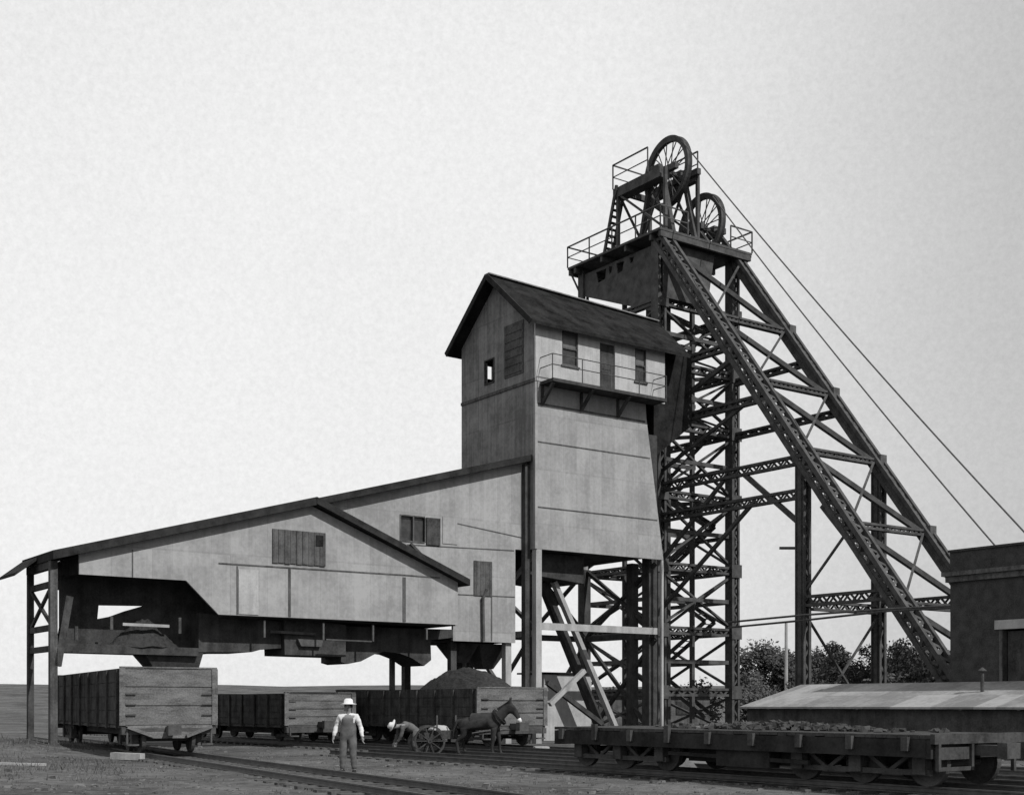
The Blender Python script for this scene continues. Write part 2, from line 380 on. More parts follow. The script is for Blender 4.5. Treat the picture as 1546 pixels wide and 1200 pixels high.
for p, q, m in (((.3, HB-.3, .2), (3.6, HB-.3, 4.7), 'dark'), ((3.6, HB-.3, .2), (.3, HB-.3, 4.7), 'grey'), ((3.8, HB-.3, 5.1), (7.1, HB-.3, ZB-.1), 'dark'), ((7.1, HB-.36, 5.1), (3.8, HB-.36, ZB-.1), 'dark'),
                ((3.8, HB-.36, .2), (7.1, HB-.36, 4.7), 'dark'), ((7.2, .4, .2), (7.2, 5.3, 4.7), 'dark'), ((7.26, 5.3, .2), (7.26, .4, 4.7), 'dark'), ((7.2, .4, 5.1), (7.2, 5.3, 8.2), 'dark'), ((7.26, 5.3, 5.1), (7.26, .4, 8.2), 'dark'),
                ((.2, .4, 5), (.2, 5.3, 8.2), 'grey'), ((.26, 5.3, 5), (.26, .4, 8.2), 'timber'), ((.2, .4, .3), (.2, 5.3, 4.6), 'grey')):
    H.beam('brace', p, q, .16, m)
H.part('bin', MB().plate([(.4, ZB-.02), (3.4, ZB-.02), (3.4, 7.1), (.4, 7.35)], [], fb(.9), 3.4), 'dark')
# the long raking strut under the house: pale face, dark side member
pA, pB = on_b(836, 878, 1.4), on_b(930, 1100, 1.4)
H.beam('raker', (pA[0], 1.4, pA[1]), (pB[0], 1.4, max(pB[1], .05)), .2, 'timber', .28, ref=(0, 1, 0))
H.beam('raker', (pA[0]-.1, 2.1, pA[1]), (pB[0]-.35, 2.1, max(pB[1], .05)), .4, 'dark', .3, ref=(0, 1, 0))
p1, p2 = on_b(830, 1063, .6), on_b(882, 1012, .6)
H.beam('brace', (p1[0], .6, p1[1]), (p2[0], .6, p2[1]), .2, 'timber', .2)
p1, p2 = on_b(826, 1030, .75), on_b(908, 1092, .75)
H.beam('brace', (p1[0], .75, p1[1]), (p2[0], .75, p2[1]), .2, 'dark', .2)

# ------------------------------------------------------------------ conveyor gallery (sloping roof between loading shed and tipple house)
C = G('conveyor_gallery', 'iron clad gallery with a sloping roof leaning against the tall house', 'building', -3, 3)
GB = .6; SLP = .277; rz = lambda a: 9.4+(a+10.9)*SLP
a680, z680 = on_b(684, 967, GB); aR, _ = on_b(778, 970, GB); _, zN = on_b(778, 829, GB); zG = z680
wx = [on_b(605, 778, GB), on_b(662, 820, GB)]
gwin = (wx[0][0], wx[1][0], wx[1][1], wx[0][1])
out_ = [(-11.2, 5.2), (a680, 5.2), (a680, zG), (aR, zG), (aR, zN), (-.03, zN), (-.03, rz(-.03)-.25), (-11.2, rz(-11.2)-.25)]
gm = (gwin[0]+gwin[1]*1.9)/2.9
wall2 = C.part('front_wall', MB().plate(out_, [rect(gwin[0], gm, gwin[2], gwin[3])], fb(GB), .12), 'iron')
C.part('back_wall', MB().plate([(-11.2, 5.6), (-.03, 5.6), (-.03, rz(-.03)-.25), (-11.2, rz(-11.2)-.25)], [], fb(HB-.6), .12), 'iron')
fr = MB()
for x0, x1, z0, z1 in ((gwin[0]-.05, gwin[0], gwin[2]-.05, gwin[3]+.05), (gm-.05, gm, gwin[2], gwin[3]), ((gwin[0]+gm)/2-.03, (gwin[0]+gm)/2+.03, gwin[2], gwin[3]), (gwin[0], gm-.05, gwin[3], gwin[3]+.05), (gwin[0], gm-.05, gwin[2]-.05, gwin[2])):
    fr.box(x0, x1, GB-.03, GB+.04, z0, z1)
wf = C.part('window', fr, 'grey'); C.box('pane', (gwin[0], gm, GB+.1, GB+.11, gwin[2], gwin[3]), 'glass', wf)
C.box('shutter', (gm+.02, gwin[1]+.05, GB-.07, GB-.012, gwin[2]-.1, gwin[3]+.02), 'carside', wf)
b2 = [on_b(668, 780, GB), on_b(690, 822, GB)]
C.box('sheet_patch', (b2[0][0], b2[1][0], GB-.03, GB-.004, b2[1][1], b2[0][1]), 'iron')
h1 = [on_b(715, 846, GB), on_b(742, 900, GB)]
hm = MB().box(h1[0][0], h1[1][0], GB-.05, GB-.006, h1[1][1], h1[0][1])
for i in range(4):
    x = h1[0][0]+(h1[1][0]-h1[0][0])*(i+.5)/4; hm.box(x-.012, x+.012, GB-.062, GB-.051, h1[1][1]+.03, h1[0][1]-.03)
C.part('hatch', hm, 'grey')
q1, q2, q3 = on_b(733, 890, GB), on_b(727, 903, GB), on_b(728, 968, GB)
C.part('downpipe', MB().tube([(q1[0], GB-.1, q1[1]), (q2[0], GB-.1, q2[1]), (q3[0], GB-.1, q3[1])], .07, 8), 'steel')
for px in (742,):
    j0, j1 = on_b(px, 900, GB), on_b(px, 967, GB); C.box('sheet_joint', (j0[0]-.03, j0[0]+.03, GB-.02, GB-.004, j1[1], j0[1]), 'grey')
for x0, y0, x1, y1 in ((615, 822, 776, 831), (690, 790, 790, 812), (690, 897, 777, 901)):
    j0, j1 = on_b(x0, y0, GB), on_b(x1, y1, GB)
    C.part('sheet_joint', MB().beam((j0[0], GB-.008, j0[1]), (j1[0], GB-.008, j1[1]), .015, .04), 'grey')
rf = MB(); g0, g1 = -10.6, -.06
rf.add([(g0, GB-.45, rz(g0)), (g1, GB-.45, rz(g1)), (g1, HB-.1, rz(g1)), (g0, HB-.1, rz(g0)), (g0, GB-.45, rz(g0)-.27), (g1, GB-.45, rz(g1)-.27), (g1, HB-.1, rz(g1)-.27), (g0, HB-.1, rz(g0)-.27)],
       [(0, 1, 2, 3), (7, 6, 5, 4), (0, 4, 5, 1), (2, 6, 7, 3), (0, 3, 7, 4), (1, 5, 6, 2)])
C.part('roof', rf, 'fascia')
k1, k2, k3 = on_b(622, 820, GB-.2), on_b(655, 855, GB-.2), on_b(622, 845, GB-.2)
for p, q in ((k1, k2),): C.beam('bracket', (p[0], GB-.1, p[1]), (q[0], GB-.1, q[1]), .1, 'dark')
C.box('floor', (a680, aR, GB+.13, HB-.7, zG+.02, zG+.2), 'dark')
post(C, aR-.25, GB+.3, 0, zG, .3, 'timber'); post(C, aR-.25, HB-1, 0, zG, .3, 'dark'); post(C, a680+.2, HB-1, 0, zG, .3, 'dark')
# hoppers under the gallery
for px0, px1, py in ((684, 712, 1000), (712, 760, 1010)):
    e0, e1 = on_b(px0, 968, 2), on_b(px1, py, 2); m = MB(); a0, a1 = e0[0], e1[0]; zt, zb = zG-.03, e1[1]; mm = (a0+a1)/2
    m.add([(a0, 1.4, zt), (a1, 1.4, zt), (a1, 3.4, zt), (a0, 3.4, zt), (mm-.25, 2, zb), (mm+.3, 2, zb), (mm+.3, 2.6, zb), (mm-.25, 2.6, zb)], [(0, 1, 2, 3), (7, 6, 5, 4), (0, 4, 5, 1), (1, 5, 6, 2), (2, 6, 7, 3), (3, 7, 4, 0)])
    C.part('hopper', m, 'dark')

# ------------------------------------------------------------------ loading shed (low gabled shed over the tracks)
D = G('loading_shed', 'low wide gabled iron shed on posts spanning the coal car tracks', 'building', -12, 3)
LB = -.6; aL = -19.55; SB = 2.4
rzr = lambda a: 9.4-(a+10.9)*.389
out_ = [(aL, 6.05), (on_b(281, 878, LB)[0], 6.05), (on_b(330, 930, LB)[0], 4.9), (-4.35, 4.9), (-4.35, rzr(-4.35)-.22), (-10.9, 9.4-.28), (aL, rz(aL)-.22)]
D.part('front_wall', MB().plate(out_, [], fb(LB), .1), 'iron')
D.part('back_wall', MB().plate([(aL, 5.75), (-4.35, 5.75), (-4.35, rzr(-4.35)-.3), (-10.9, 9.1), (aL, rz(aL)-.3)], [], fb(SB), .1), 'iron')
D.part('side_wall', MB().plate([(LB+.11, 6.1), (SB, 6.1), (SB, rz(aL)-.3), (LB+.11, rz(aL)-.3)], [], fa(aL+.05), .1), 'carside')
s0, s1 = on_b(411, 798, LB), on_b(491, 855, LB)
shm = MB(); n = 9
for i in range(n):
    x0 = s0[0]+(s1[0]-s0[0])*i/n; x1 = s0[0]+(s1[0]-s0[0])*(i+1)/n-.015; shm.box(x0, x1, LB-.05-.006*(i % 3), LB-.006, s1[1]+.02*(i % 2), s0[1])
shut = D.part('shutter', shm, 'grey')
D.box('peephole', (s1[0]-.42, s1[0]-.12, LB-.085, LB-.07, s1[1]+.75, s1[1]+1.15), 'felt', shut)
for x0, y0, x1, y1 in ((330, 850, 612, 868), (612, 868, 664, 872), (118, 836+6, 119, 842)):
    j0, j1 = on_b(x0, y0, LB), on_b(x1, y1, LB)
    if abs(j1[0]-j0[0]) > .2: D.part('sheet_joint', MB().beam((j0[0], LB-.01, j0[1]), (j1[0], LB-.01, j1[1]), .02, .05), 'grey')
for px, y0, y1, wd in ((437, 857, 935, .1), (610, 870, 942, .14), (358, 853, 930, .05), (200, 828, 872, .04)):
    j0, j1 = on_b(px, y0, LB), on_b(px, y1, LB); D.box('sheet_joint', (j0[0]-wd/2, j0[0]+wd/2, LB-.02, LB-.004, max(j1[1], 4.93 if px > 300 else 6.07), j0[1]-.03), 'grey')
p0, p1 = on_b(360, 856, LB), on_b(390, 928, LB)
D.box('sheet_patch', (p0[0], p1[0], LB-.03, LB-.022, 4.95, p0[1]-.06), 'white')
def slab(g, name, a0, z0, a1, z1, b0, b1, t, m, parent=None):
    r = MB().add([(a0, b0, z0), (a1, b0, z1), (a1, b1, z1), (a0, b1, z0), (a0, b0, z0-t), (a1, b0, z1-t), (a1, b1, z1-t), (a0, b1, z0-t)],
                 [(0, 1, 2, 3), (7, 6, 5, 4), (0, 4, 5, 1), (2, 6, 7, 3), (0, 3, 7, 4), (1, 5, 6, 2)])
    return g.part(name, r, m, parent)
aE = -20.5
slab(D, 'roof', aE, rz(aE)+.02, -10.87, 9.42, LB-.35, SB+.4, .3, 'fascia')
slab(D, 'roof', -10.865, 9.42, -4.0, rzr(-4.0)+.02, LB-.38, GB-.03, .26, 'fascia')
slab(D, 'eave_boards', aE-.75, rz(aE)-.62, aE-.004, rz(aE)-.04, .9, SB+.45, .1, 'fascia')
# posts, plate and bracing at the open left end
lb, _ = grid((80-CX)/FPX*43.2, 43.2); aP = on_b(80, 1000, LB+.15)[0]
post(D, aP, LB+.15, 0, rz(aP)-.32, .24, 'grey'); bq = on_a(45, 1000, aP)[0]
bq = min(bq, SB-.15); post(D, aP, bq, 0, rz(aP)-.32, .2, 'dark')
D.beam('plate', (aP, LB, rz(aP)-.45), (aP, SB, rz(aP)-.45), .2, 'dark', .24)
for z in (3.55, 4.25, 5.7): D.beam('girt', (aP+.02, LB+.35, z), (aP+.02, bq-.12, z), .14, 'dark', .2)
for z0, z1 in ((4.35, 5.6), (5.6, 4.35)):
    D.beam('brace', (aP, LB+.35, z0), (aP, bq-.15, z1), .1, 'dark')
k0, k1 = on_b(86, 1005, LB+.15), on_b(104, 900, LB+.15); D.beam('brace', (k0[0], LB+.15, k0[1]), (k1[0], LB+.15, k1[1]), .24, 'dark')
post(C, a680+.3, 1.15, 0, zG, .28, 'dark')
tp = on_b(592, 985, 2.1); post(D, tp[0], 2.1, 0, 5.0, .18, 'grey')
# picking floor: dark screens, chutes and hoppers hanging below the wall
def hang(name, pts, b0, dep, m='dark'):
    return D.part(name, MB().plate([on_b(x, y, b0) for x, y in pts], [], fb(b0), dep), m)
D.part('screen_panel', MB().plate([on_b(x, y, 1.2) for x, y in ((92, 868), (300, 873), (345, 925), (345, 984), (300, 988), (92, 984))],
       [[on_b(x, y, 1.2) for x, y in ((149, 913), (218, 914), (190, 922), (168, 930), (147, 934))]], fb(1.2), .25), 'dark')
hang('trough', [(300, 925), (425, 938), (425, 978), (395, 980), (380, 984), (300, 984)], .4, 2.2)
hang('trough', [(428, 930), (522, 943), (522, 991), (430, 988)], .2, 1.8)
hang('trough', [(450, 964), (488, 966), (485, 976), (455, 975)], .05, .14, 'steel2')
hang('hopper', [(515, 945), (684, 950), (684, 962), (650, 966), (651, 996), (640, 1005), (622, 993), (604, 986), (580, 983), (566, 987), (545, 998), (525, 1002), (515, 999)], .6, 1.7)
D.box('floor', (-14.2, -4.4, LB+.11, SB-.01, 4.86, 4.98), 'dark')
hang('chute_floor', [(95, 970), (300, 978), (300, 990), (95, 984)], .3, 1.0)
for x0, y0, x1, y1, bq_, wd in ((399, 936, 399, 962, -.4, .07), (488, 940, 488, 966, -.4, .07), (563, 943, 563, 968, -.4, .07), (644, 948, 644, 965, -.4, .07), (492, 965, 561, 968, -.4, .05), (408, 953, 476, 957, .1, .1)):
    p, q = on_b(x0, y0, bq_), on_b(x1, y1, bq_); D.beam('hanger' if x0 == x1 else 'rail', (p[0], bq_, p[1]), (q[0], bq_, q[1]), wd, 'steel2')
p, q = on_b(185, 942, .25), on_b(255, 945, .25); D.beam('tie_bar', (p[0], .25, p[1]), (q[0], .25, q[1]), .1, 'timber', .1)
for x, y0, y1 in ((168, 930, 950), (271, 932, 956), (115, 945, 966)):
    p, q = on_b(x, y0, .25), on_b(x, y1, .25); D.beam('hanger', (p[0], .25, p[1]), (q[0], .25, q[1]), .1, 'grey')
# loading spout above the left coal car
t0, t1 = on_b(228, 985, .6), on_b(300, 985, .6); _, zb = on_b(260, 1014, .6)
D.part('spout', MB().add([(t0[0]-.3, .4, t0[1]), (t1[0]+.1, .4, t1[1]), (t1[0]+.1, 1.8, t1[1]), (t0[0]-.3, 1.8, t0[1]), (t0[0]+.2, .7, zb), (t1[0], .7, zb), (t1[0], 1.5, zb), (t0[0]+.2, 1.5, zb)],
       [(0, 1, 2, 3), (7, 6, 5, 4), (0, 4, 5, 1), (1, 5, 6, 2), (2, 6, 7, 3), (3, 7, 4, 0)]), 'dark')

def heap(name, a, b, z, ra, rb, h, m, label, cat, seed, kind=None, rough=.18, n=26, ex=1.25):
    bm = MB(); k = 0
    for i in range(n+1):
        for j in range(n*2):
            t = 2*math.pi*j/(n*2); r = i/n; x, y = r*math.cos(t)*ra, r*math.sin(t)*rb
            e = 1+.12*noise.noise(Vector((math.cos(t)*1.5, math.sin(t)*1.5, seed)))
            zz = h*(1-r**ex)+rough*(1-r*.7)*(noise.noise(Vector((x*2.2, y*2.2, seed)))+.6*noise.noise(Vector((x*6, y*6, seed+4))))*h
            bm.v.append((a+x*e, b+y*e, z+max(zz, -.03 if r < 1 else -.06)))
    q = n*2
    for i in range(n):
        for j in range(q): bm.f.append((i*q+j, (i+1)*q+j, (i+1)*q+(j+1) % q, i*q+(j+1) % q))
    return lone(name, bm, m, a, b, label, cat, z=z, kind=kind)
# coal on the picking floor behind the opening
pc = on_b(215, 962, .75)
heap('coal_heap', pc[0], .7, pc[1]-.35, 1.35, .45, 1.0, 'coal', 'dark coal heaped on the picking floor above the left coal car', 'coal', 3, rough=.3)

# ------------------------------------------------------------------ headframe
F = G('mine_headframe', 'tall black steel headframe with raking legs and two winding wheels', 'headframe', 13, 3)
a1, a2, bf, bb, ZP = 10.4, 15.55, 3.6, 9.6, 25.1
KS = 1.327
zleg = lambda b: ZP-(bf-b)*KS
bfoot = bf-ZP/KS
lv = [0, 2.3, 5.4, 8.6, 12.2, 15.7, 18.7, 21.8]
for a in (a1, a2):
    for b in (bf, bb):
        m = MB(); 
        if b == bf: m.lattice((a, b, 0), (a, b, ZP-.3), .52, .52, .13, .5, lace=.09)
        else: m.lattice((a, b, 0), (a, b, ZP-.3), .42, .42, .11, .45, lace=.08)
        k_ = .3 if b == bf else .2
        m.box(a-k_, a-k_+.035, b-k_+.04, b+k_-.04, 0, ZP-.32); m.box(a-k_+.06, a+k_-.08, b-.03, b+.03, 0, ZP-.32)
        F.part('post', m, 'steel')
    m = MB(); m.lattice((a, bf-.2, zleg(bf-.2)), (a, bfoot, 0), .85 if a == a1 else .6, .68 if a == a1 else .55, .2 if a == a1 else .18, .36, ref=(0, 0, 1), lace=.15)
    if a == a2: m.beam((a-.2, bf-.2, zleg(bf-.2)), (a-.2, bfoot, 0), .05, .42)
    F.part('leg', m, 'steel')
# horizontal girders and X bracing of the shaft tower
def girder(p, q, h=.42, w=.26): F.part('girder', MB().lattice(p, q, w, h, .12, .36, lace=.1), 'steel')
for z in lv[1:]:
    girder((a1, bf, z), (a2, bf, z)); girder((a1, bb, z), (a2, bb, z), .3); girder((a1, bf, z), (a1, bb, z), .34); girder((a2, bf, z), (a2, bb, z), .34)
for z0, z1 in zip(lv[:-1], lv[1:]):
    for p, q in (((a1, bf), (a2, bf)), ((a1, bb), (a2, bb)), ((a1, bf), (a1, bb)), ((a2, bf), (a2, bb))):
        if (p, q) == ((a1, bf), (a2, bf)) and z0 < 5: continue
        off = .06
        F.beam('brace', (p[0], p[1], z0+.2), (q[0], q[1], z1-.2), .17, 'steel', .1); F.beam('brace', (q[0]+off, q[1]+off, z0+.2), (p[0]+off, p[1]+off, z1-.2), .17, 'steel', .1)
for a in (a1, a2):
    for z in lv[1:]: F.box('gusset', (a-.36, a+.36, bf-.315, bf-.275, z-.34, z+.34), 'steel')
for z0, z1 in zip(lv[1:-1], lv[2:]):
    z = (z0+z1)/2
    for p, q in (((a1, bf), (a2, bf)), ((a1, bb), (a2, bb)), ((a1, bf), (a1, bb)), ((a2, bf), (a2, bb))): F.beam('tie', (p[0], p[1], z), (q[0], q[1], z), .13, 'steel', .2)
    F.beam('tie', (a1, bf, z0), (a2, bb, z0), .14, 'steel', .18); F.beam('tie', (a2-.12, bf+.12, z0+.02), (a1+.12, bb-.12, z0+.02), .14, 'steel', .18)
sw = MB()                                                                        # stairway zigzag inside the shaft tower
for k in range(9):
    z = 1+k*2.5; y0, y1 = (bf+.8, bb-.8) if k % 2 == 0 else (bb-.8, bf+.8)
    for da in (0, .7): sw.beam((a2-1.2+da, y0, z), (a2-1.2+da, y1, z+2.5), .07, .22)
    for i in range(9): t_ = (i+.5)/9; sw.box(a2-1.2, a2-.5, y0+(y1-y0)*t_-.12, y0+(y1-y0)*t_+.12, z+2.5*t_, z+2.5*t_+.04)
F.part('stairway', sw, 'steel')
# shaft guides
for a, b in ((a1+1.7, bf+1.2), (a1+3.4, bf+1.2), (a1+1.7, bb-1.4), (a1+3.4, bb-1.4)): F.box('guide', (a-.1, a+.1, b-.1, b+.1, 0, ZP-.5), 'steel')
for z in (3.9, 7.0, 10.4, 14, 17.2, 20.2):
    F.beam('guide_tie', (a1+1.5, bf+1.2, z), (a1+3.6, bf+1.2, z), .12, 'steel', .2)
# raking leg panels: struts along the grid, heavy diagonals, light counter rods
lb_ = [bf-.6, -.1, -2.85, -5.6, -8.3, -11.0, -13.4]
for i, b in enumerate(lb_[1:]):
    z = zleg(b); F.part('strut', MB().lattice((a1, b, z), (a2, b, z), .3, .3, .1, .3, lace=.09), 'steel')
    F.box('gusset', (a2-.1, a2+.34, b-.34, b+.2, z-.22, z+.32), 'steel2')
for b0, b1 in zip(lb_[:-1], lb_[1:]):
    F.beam('diagonal', (a1+.1, b0, zleg(b0)-.05), (a2-.1, b1, zleg(b1)-.05), .3, 'steel', .2)
    F.beam('counter_rod', (a2-.1, b0, zleg(b0)+.12), (a1+.1, b1, zleg(b1)+.12), .1, 'steel2', .06)
# supporting posts under the legs, with their girders
bp = -5.75
for a in (a1, a2):
    m = MB(); m.lattice((a, bp, 0), (a, bp, zleg(bp)-.25), .5, .5, .15, .5, lace=.1); m.box(a-.25, a-.2, bp-.2, bp+.2, 0, zleg(bp)-.3); m.box(a-.18, a+.2, bp-.03, bp+.03, 0, zleg(bp)-.3)
    F.part('post', m, 'steel')
girder((a1, bf, 12.45), (a1, bp, 12.45), .46); girder((a1, bf, 10.95), (a1, bp, 10.95), .46)
bz = lambda z: bf-(ZP-z)/KS
girder((a1, bp, 6.2), (a1, bz(6.2), 6.2), .5); girder((a2, bp, 6.2), (a2, bz(6.2), 6.2), .5); girder((a1, bp, 6.05), (a2, bp, 6.05), .45)
F.beam('brace', (a1, -2.2, 12.3), (a1, bp, 9.5), .2, 'steel'); F.beam('brace', (a1, bf, 6.3), (a1, -2.9, 11.0), .16, 'steel')
F.beam('brace', (a1, bf, 8.7), (a1, -.9, 12.2), .16, 'steel')
F.beam('brace', (a1, bf, 13.2), (a1, -3.5, 16.0), .14, 'steel'); F.beam('brace', (a1, bf, 16.0), (a1, -1.8, 17.9), .2, 'steel')
girder((a1, bf, 15.6), (a1, -3.4, 15.6), .4); girder((a2, bf, 15.6), (a2, -3.4, 15.6), .36)
girder((a1, bf, 18.4), (a1, -1.3, 18.4), .36); girder((a2, bf, 18.4), (a2, -1.3, 18.4), .36)
for p, q in (((a1, bp, 5.8), (a2, bp, .3)), ((a2, bp, 5.8), (a1, bp, .3)), ((a1, bp, 6.5), (a1, bz(9.2), 9.2))): F.beam('brace', p, q, .09, 'steel2')
F.beam('brace', (a1-.25, bz(11.0), 10.2), (a1-.25, bz(6.4), 6.3), .16, 'steel')
F.beam('insulator_arm', (a1-.15, bp+.2, 8.55), (a1-.15, bp+1.2, 8.65), .12, 'steel')
# deck at the top
da0, da1, db0, db1 = 9.75, 16.15, 2.8, 10.15
dk = MB(); dk.box(da0, da1, db0, db1, ZP-.12, ZP)
for b in (db0+.1, bf, 5.5, 7.4, bb, db1-.1): dk.box(da0+.05, da1-.05, b-.08, b+.08, ZP-.42, ZP-.125)
deck = F.part('deck', dk, 'steel')
def rails(pts, z, h, m='steel2', step=1.9):
    r = MB(); P = [Vector((x, y, z)) for x, y in pts]
    for k in (h, h*.5): r.tube([p+Vector((0, 0, k)) for p in P], .045 if k == h else .03, 6)
    for p, q in zip(P[:-1], P[1:]):
        n = max(1, round((q-p).length/step))
        for i in range(n+1): c = p.lerp(q, i/n); r.tube([c, c+Vector((0, 0, h))], .04, 6)
    return r
F.part('railing', rails([(11.6, db0), (da0, db0), (da0, db1), (da1, db1), (da1, db0), (14.6, db0)], ZP, 1.1), 'steel2', deck)
F.beam('deck_bracket', (da0+.05, db1-.1, ZP-.15), (a1, bb+.05, ZP-1.7), .09, 'steel2'); F.beam('deck_bracket', (da1-.05, db0+.05, ZP-.15), (a2, bf, ZP-1.3), .12, 'steel')
# plated sides under the deck
F.part('side_plate', MB().plate([(bb, ZP-.45), (bb, ZP-1.55), (bf, ZP-3.9), (bf, ZP-.45)], [[(x_, ZP-.62), (x_+w_, ZP-.58), (x_+w_*.8, ZP-h_), (x_+.1, ZP-h_+.06)] for x_, w_, h_ in ((5.4, .35, .9), (6.2, .6, 1.15), (7.1, .3, 1.0), (7.6, .85, 1.2))], fa(a1-.08), .06), 'steel')
F.part('side_plate', MB().plate([(a1-.02, ZP-.45), (a1-.02, ZP-3.2), (13.4, ZP-3.2), (13.9, ZP-.45)], [], fb(bf-.33), .05), 'steel')
# winding wheels
wd_ = Vector((-math.sin(R(-4)), math.cos(R(-4)), 0)); wax = Vector((math.cos(R(-4)), math.sin(R(-4)), 0))
def wheel(c, rad):
    c = Vector(c); m = MB()
    m.lathe(c, wax, wd_, [(rad-.29, -.1), (rad-.06, -.16), (rad, -.15), (rad-.09, -.05), (rad-.09, .05), (rad, .15), (rad-.06, .16), (rad-.29, .1)], 56)
    wh = F.part('sheave_wheel', m, 'steel', smooth=False)
    F.part('hub', MB().lathe(c, wax, wd_, [(.05, -.3), (.2, -.3), (.24, -.1), (.24, .1), (.2, .3), (.05, .3)], 20), 'steel', wh)
    F.part('axle', MB().tube([c-wax*.85, c+wax*.85], .09, 10), 'steel', wh)
    n = 24
    for i in range(n):
        t = 2*math.pi*i/n; d = wd_*math.cos(t)+Vector((0, 0, math.sin(t))); o = wax*(.16 if i % 2 else -.16)
        F.part('spoke', MB().tube([c+d*.2+o, c+d*(rad-.26)+o*.3], .03, 5), 'steel2', wh)
    return c
def ray_a(px, py, a): b, z = on_a(px, py, a); return Vector((a, b, z))
c1 = wheel(ray_a(1008, 261, 11.8), 1.78); c2 = wheel(ray_a(1059, 345, 14.0), 1.74)
# bearing frames
for c, rr, sp in ((c1, 1.82, .72), (c2, 1.74, .72)):
    m = MB()
    for s in (-sp, sp):
        top = c+wax*s
        for db in (-1.15, 1.15): m.beam((top.x, top.y+db*1.1, ZP), (top.x, top.y+db*.35, c.z-.22), .24, .2)
        m.beam((top.x, top.y-(1.5 if rr > 1.8 else .9), c.z-.26), (top.x, top.y+(1.9 if rr > 1.8 else 1.0), c.z-.26), .24, .3); m.box(top.x-.14, top.x+.14, top.y-.3, top.y+.3, c.z-.14, c.z+.18)
        m.beam((top.x, top.y-1.2, ZP+.1), (top.x, top.y+.6, c.z-.3), .1); m.beam((top.x, top.y+1.2, ZP+.1), (top.x, top.y-.6, c.z-.3), .1)
    F.part('bearing_frame', m, 'steel')
# upper landing beside the high wheel, its ladder and rails
ul = c1.z-.35
F.box('landing', (10.35, 11.0, c1.y-1.0, c1.y+2.6, ul-.5, ul), 'steel')
m = MB()
for a in (12.65, 10.45):
    for b in (c1.y-1.3, c1.y+2.3): m.beam((a, b, ZP), (a, b, ul-.1), .16)
m.beam((12.65, c1.y-1.3, ul-.15), (12.65, c1.y+2.3, ul-.15), .3, .35); m.beam((10.5, c1.y+2.3, ul-.15), (12.6, c1.y+2.3, ul-.15), .2, .3)
m.beam((10.45, c1.y-1.3, ZP+.2), (10.45, c1.y+2.3, ul-.3), .1); m.beam((12.65, c1.y-1.3, ZP+.2), (12.65, c1.y+2.3, ul-.3), .1); m.beam((12.6, c1.y+2.3, ZP+.2), (10.5, c1.y+2.3, ul-.3), .1)
F.part('trestle', m, 'steel')
F.part('railing', rails([(10.35, c1.y-.1), (10.35, c1.y+2.6), (12.75, c1.y+2.6), (12.75, c1.y-1.2)], ul, 1.25, step=2.6), 'steel2')
ld = MB(); lx = 10.3; ly0, ly1 = c1.y+3.3, c1.y+2.25
for da in (-.0, .55):
    ld.beam((lx+da, ly0, ZP), (lx+da, ly1, ul+.1), .1, .16)
for i in range(11):
    t = (i+.5)/11; ld.beam((lx, ly0+(ly1-ly0)*t, ZP+(ul-ZP)*t), (lx+.55, ly0+(ly1-ly0)*t, ZP+(ul-ZP)*t), .2, .06)
F.part('ladder', ld, 'steel')
# winding ropes from the wheels to the winding house
for c, rad_, E, lab in ((c1, 1.72, (7.9, -18.2, 7.55), 'upper taut wire rope running from the high wheel to the winding house'), (c2, 1.68, (8.9, -17.2, 6.4), 'lower taut wire rope running from the low wheel to the winding house')):
    E = Vector(E); d = (E-c); hz = Vector((d.x, d.y, 0)).normalized(); dist = Vector((d.x, d.y, 0)).length; drop = -d.z
    ang = math.atan2(drop, dist)+math.asin(min(1, rad_/d.length)) if False else math.atan2(drop, dist)
    nrm = hz*math.sin(ang)+Vector((0, 0, math.cos(ang)))
    st = c+nrm*rad_; m = MB(); pts = []
    for i in range(13):
        t = i/12; p = st.lerp(E, t); p.z -= .9*4*t*(1-t)*.35; pts.append(p)
    m.tube(pts, .032, 6); lone('winding_rope', m, 'rope', E.x, E.y, lab, 'rope', 'winding ropes of the headframe', z=E.z)

# ------------------------------------------------------------------ winding house (right edge) and the low lean-to in front of it
B = G('winding_house', 'dark brick winding house with a parapet at the right of the headframe', 'building', 11, -22)
ha, hb, hb1, ha1, hz_ = 5.85, -16.5, -31, 17.5, 7.0
dl, dr_ = on_a(1514, 950, ha), on_a(1600, 1030, ha)
d0, d1 = dr_[0], dl[0]
zd0, zd1 = 2.0, dl[1]
B.part('side_wall', MB().plate([(hb1, 0), (hb, 0), (hb, 6.15), (hb1, 6.15)], [rect(d0, d1, zd0, zd1)], fa(ha), .35), 'brick')
B.box('back_wall', (ha+.36, ha1, hb-.35, hb, 0, 6.15), 'brick'); B.box('end_wall', (ha+.36, ha1, hb1, hb1+.35, 0, 6.15), 'brick'); B.box('side_wall', (ha1-.35, ha1-.003, hb1+.36, hb-.36, 0, 6.15), 'brick')
B.part('cornice', MB().box(ha-.22, ha1+.2, hb1-.2, hb+.22, 6.155, 6.3).box(ha-.12, ha1+.1, hb1-.1, hb+.12, 5.95, 6.15), 'grey')
B.part('parapet', MB().box(ha-.02, ha+.3, hb1, hb, 6.305, hz_).box(ha+.3, ha1, hb-.3, hb, 6.305, hz_-.003).box(ha+.3, ha1, hb1, hb1+.3, 6.305, hz_-.003).box(ha1-.3, ha1, hb1+.3, hb-.3, 6.305, hz_-.006), 'brick')
B.part('coping', MB().box(ha-.08, ha+.36, hb1-.05, hb+.05, hz_+.002, hz_+.08), 'brick')
B.box('roof', (ha+.31, ha1-.31, hb1+.31, hb-.31, 6.31, 6.4), 'felt')
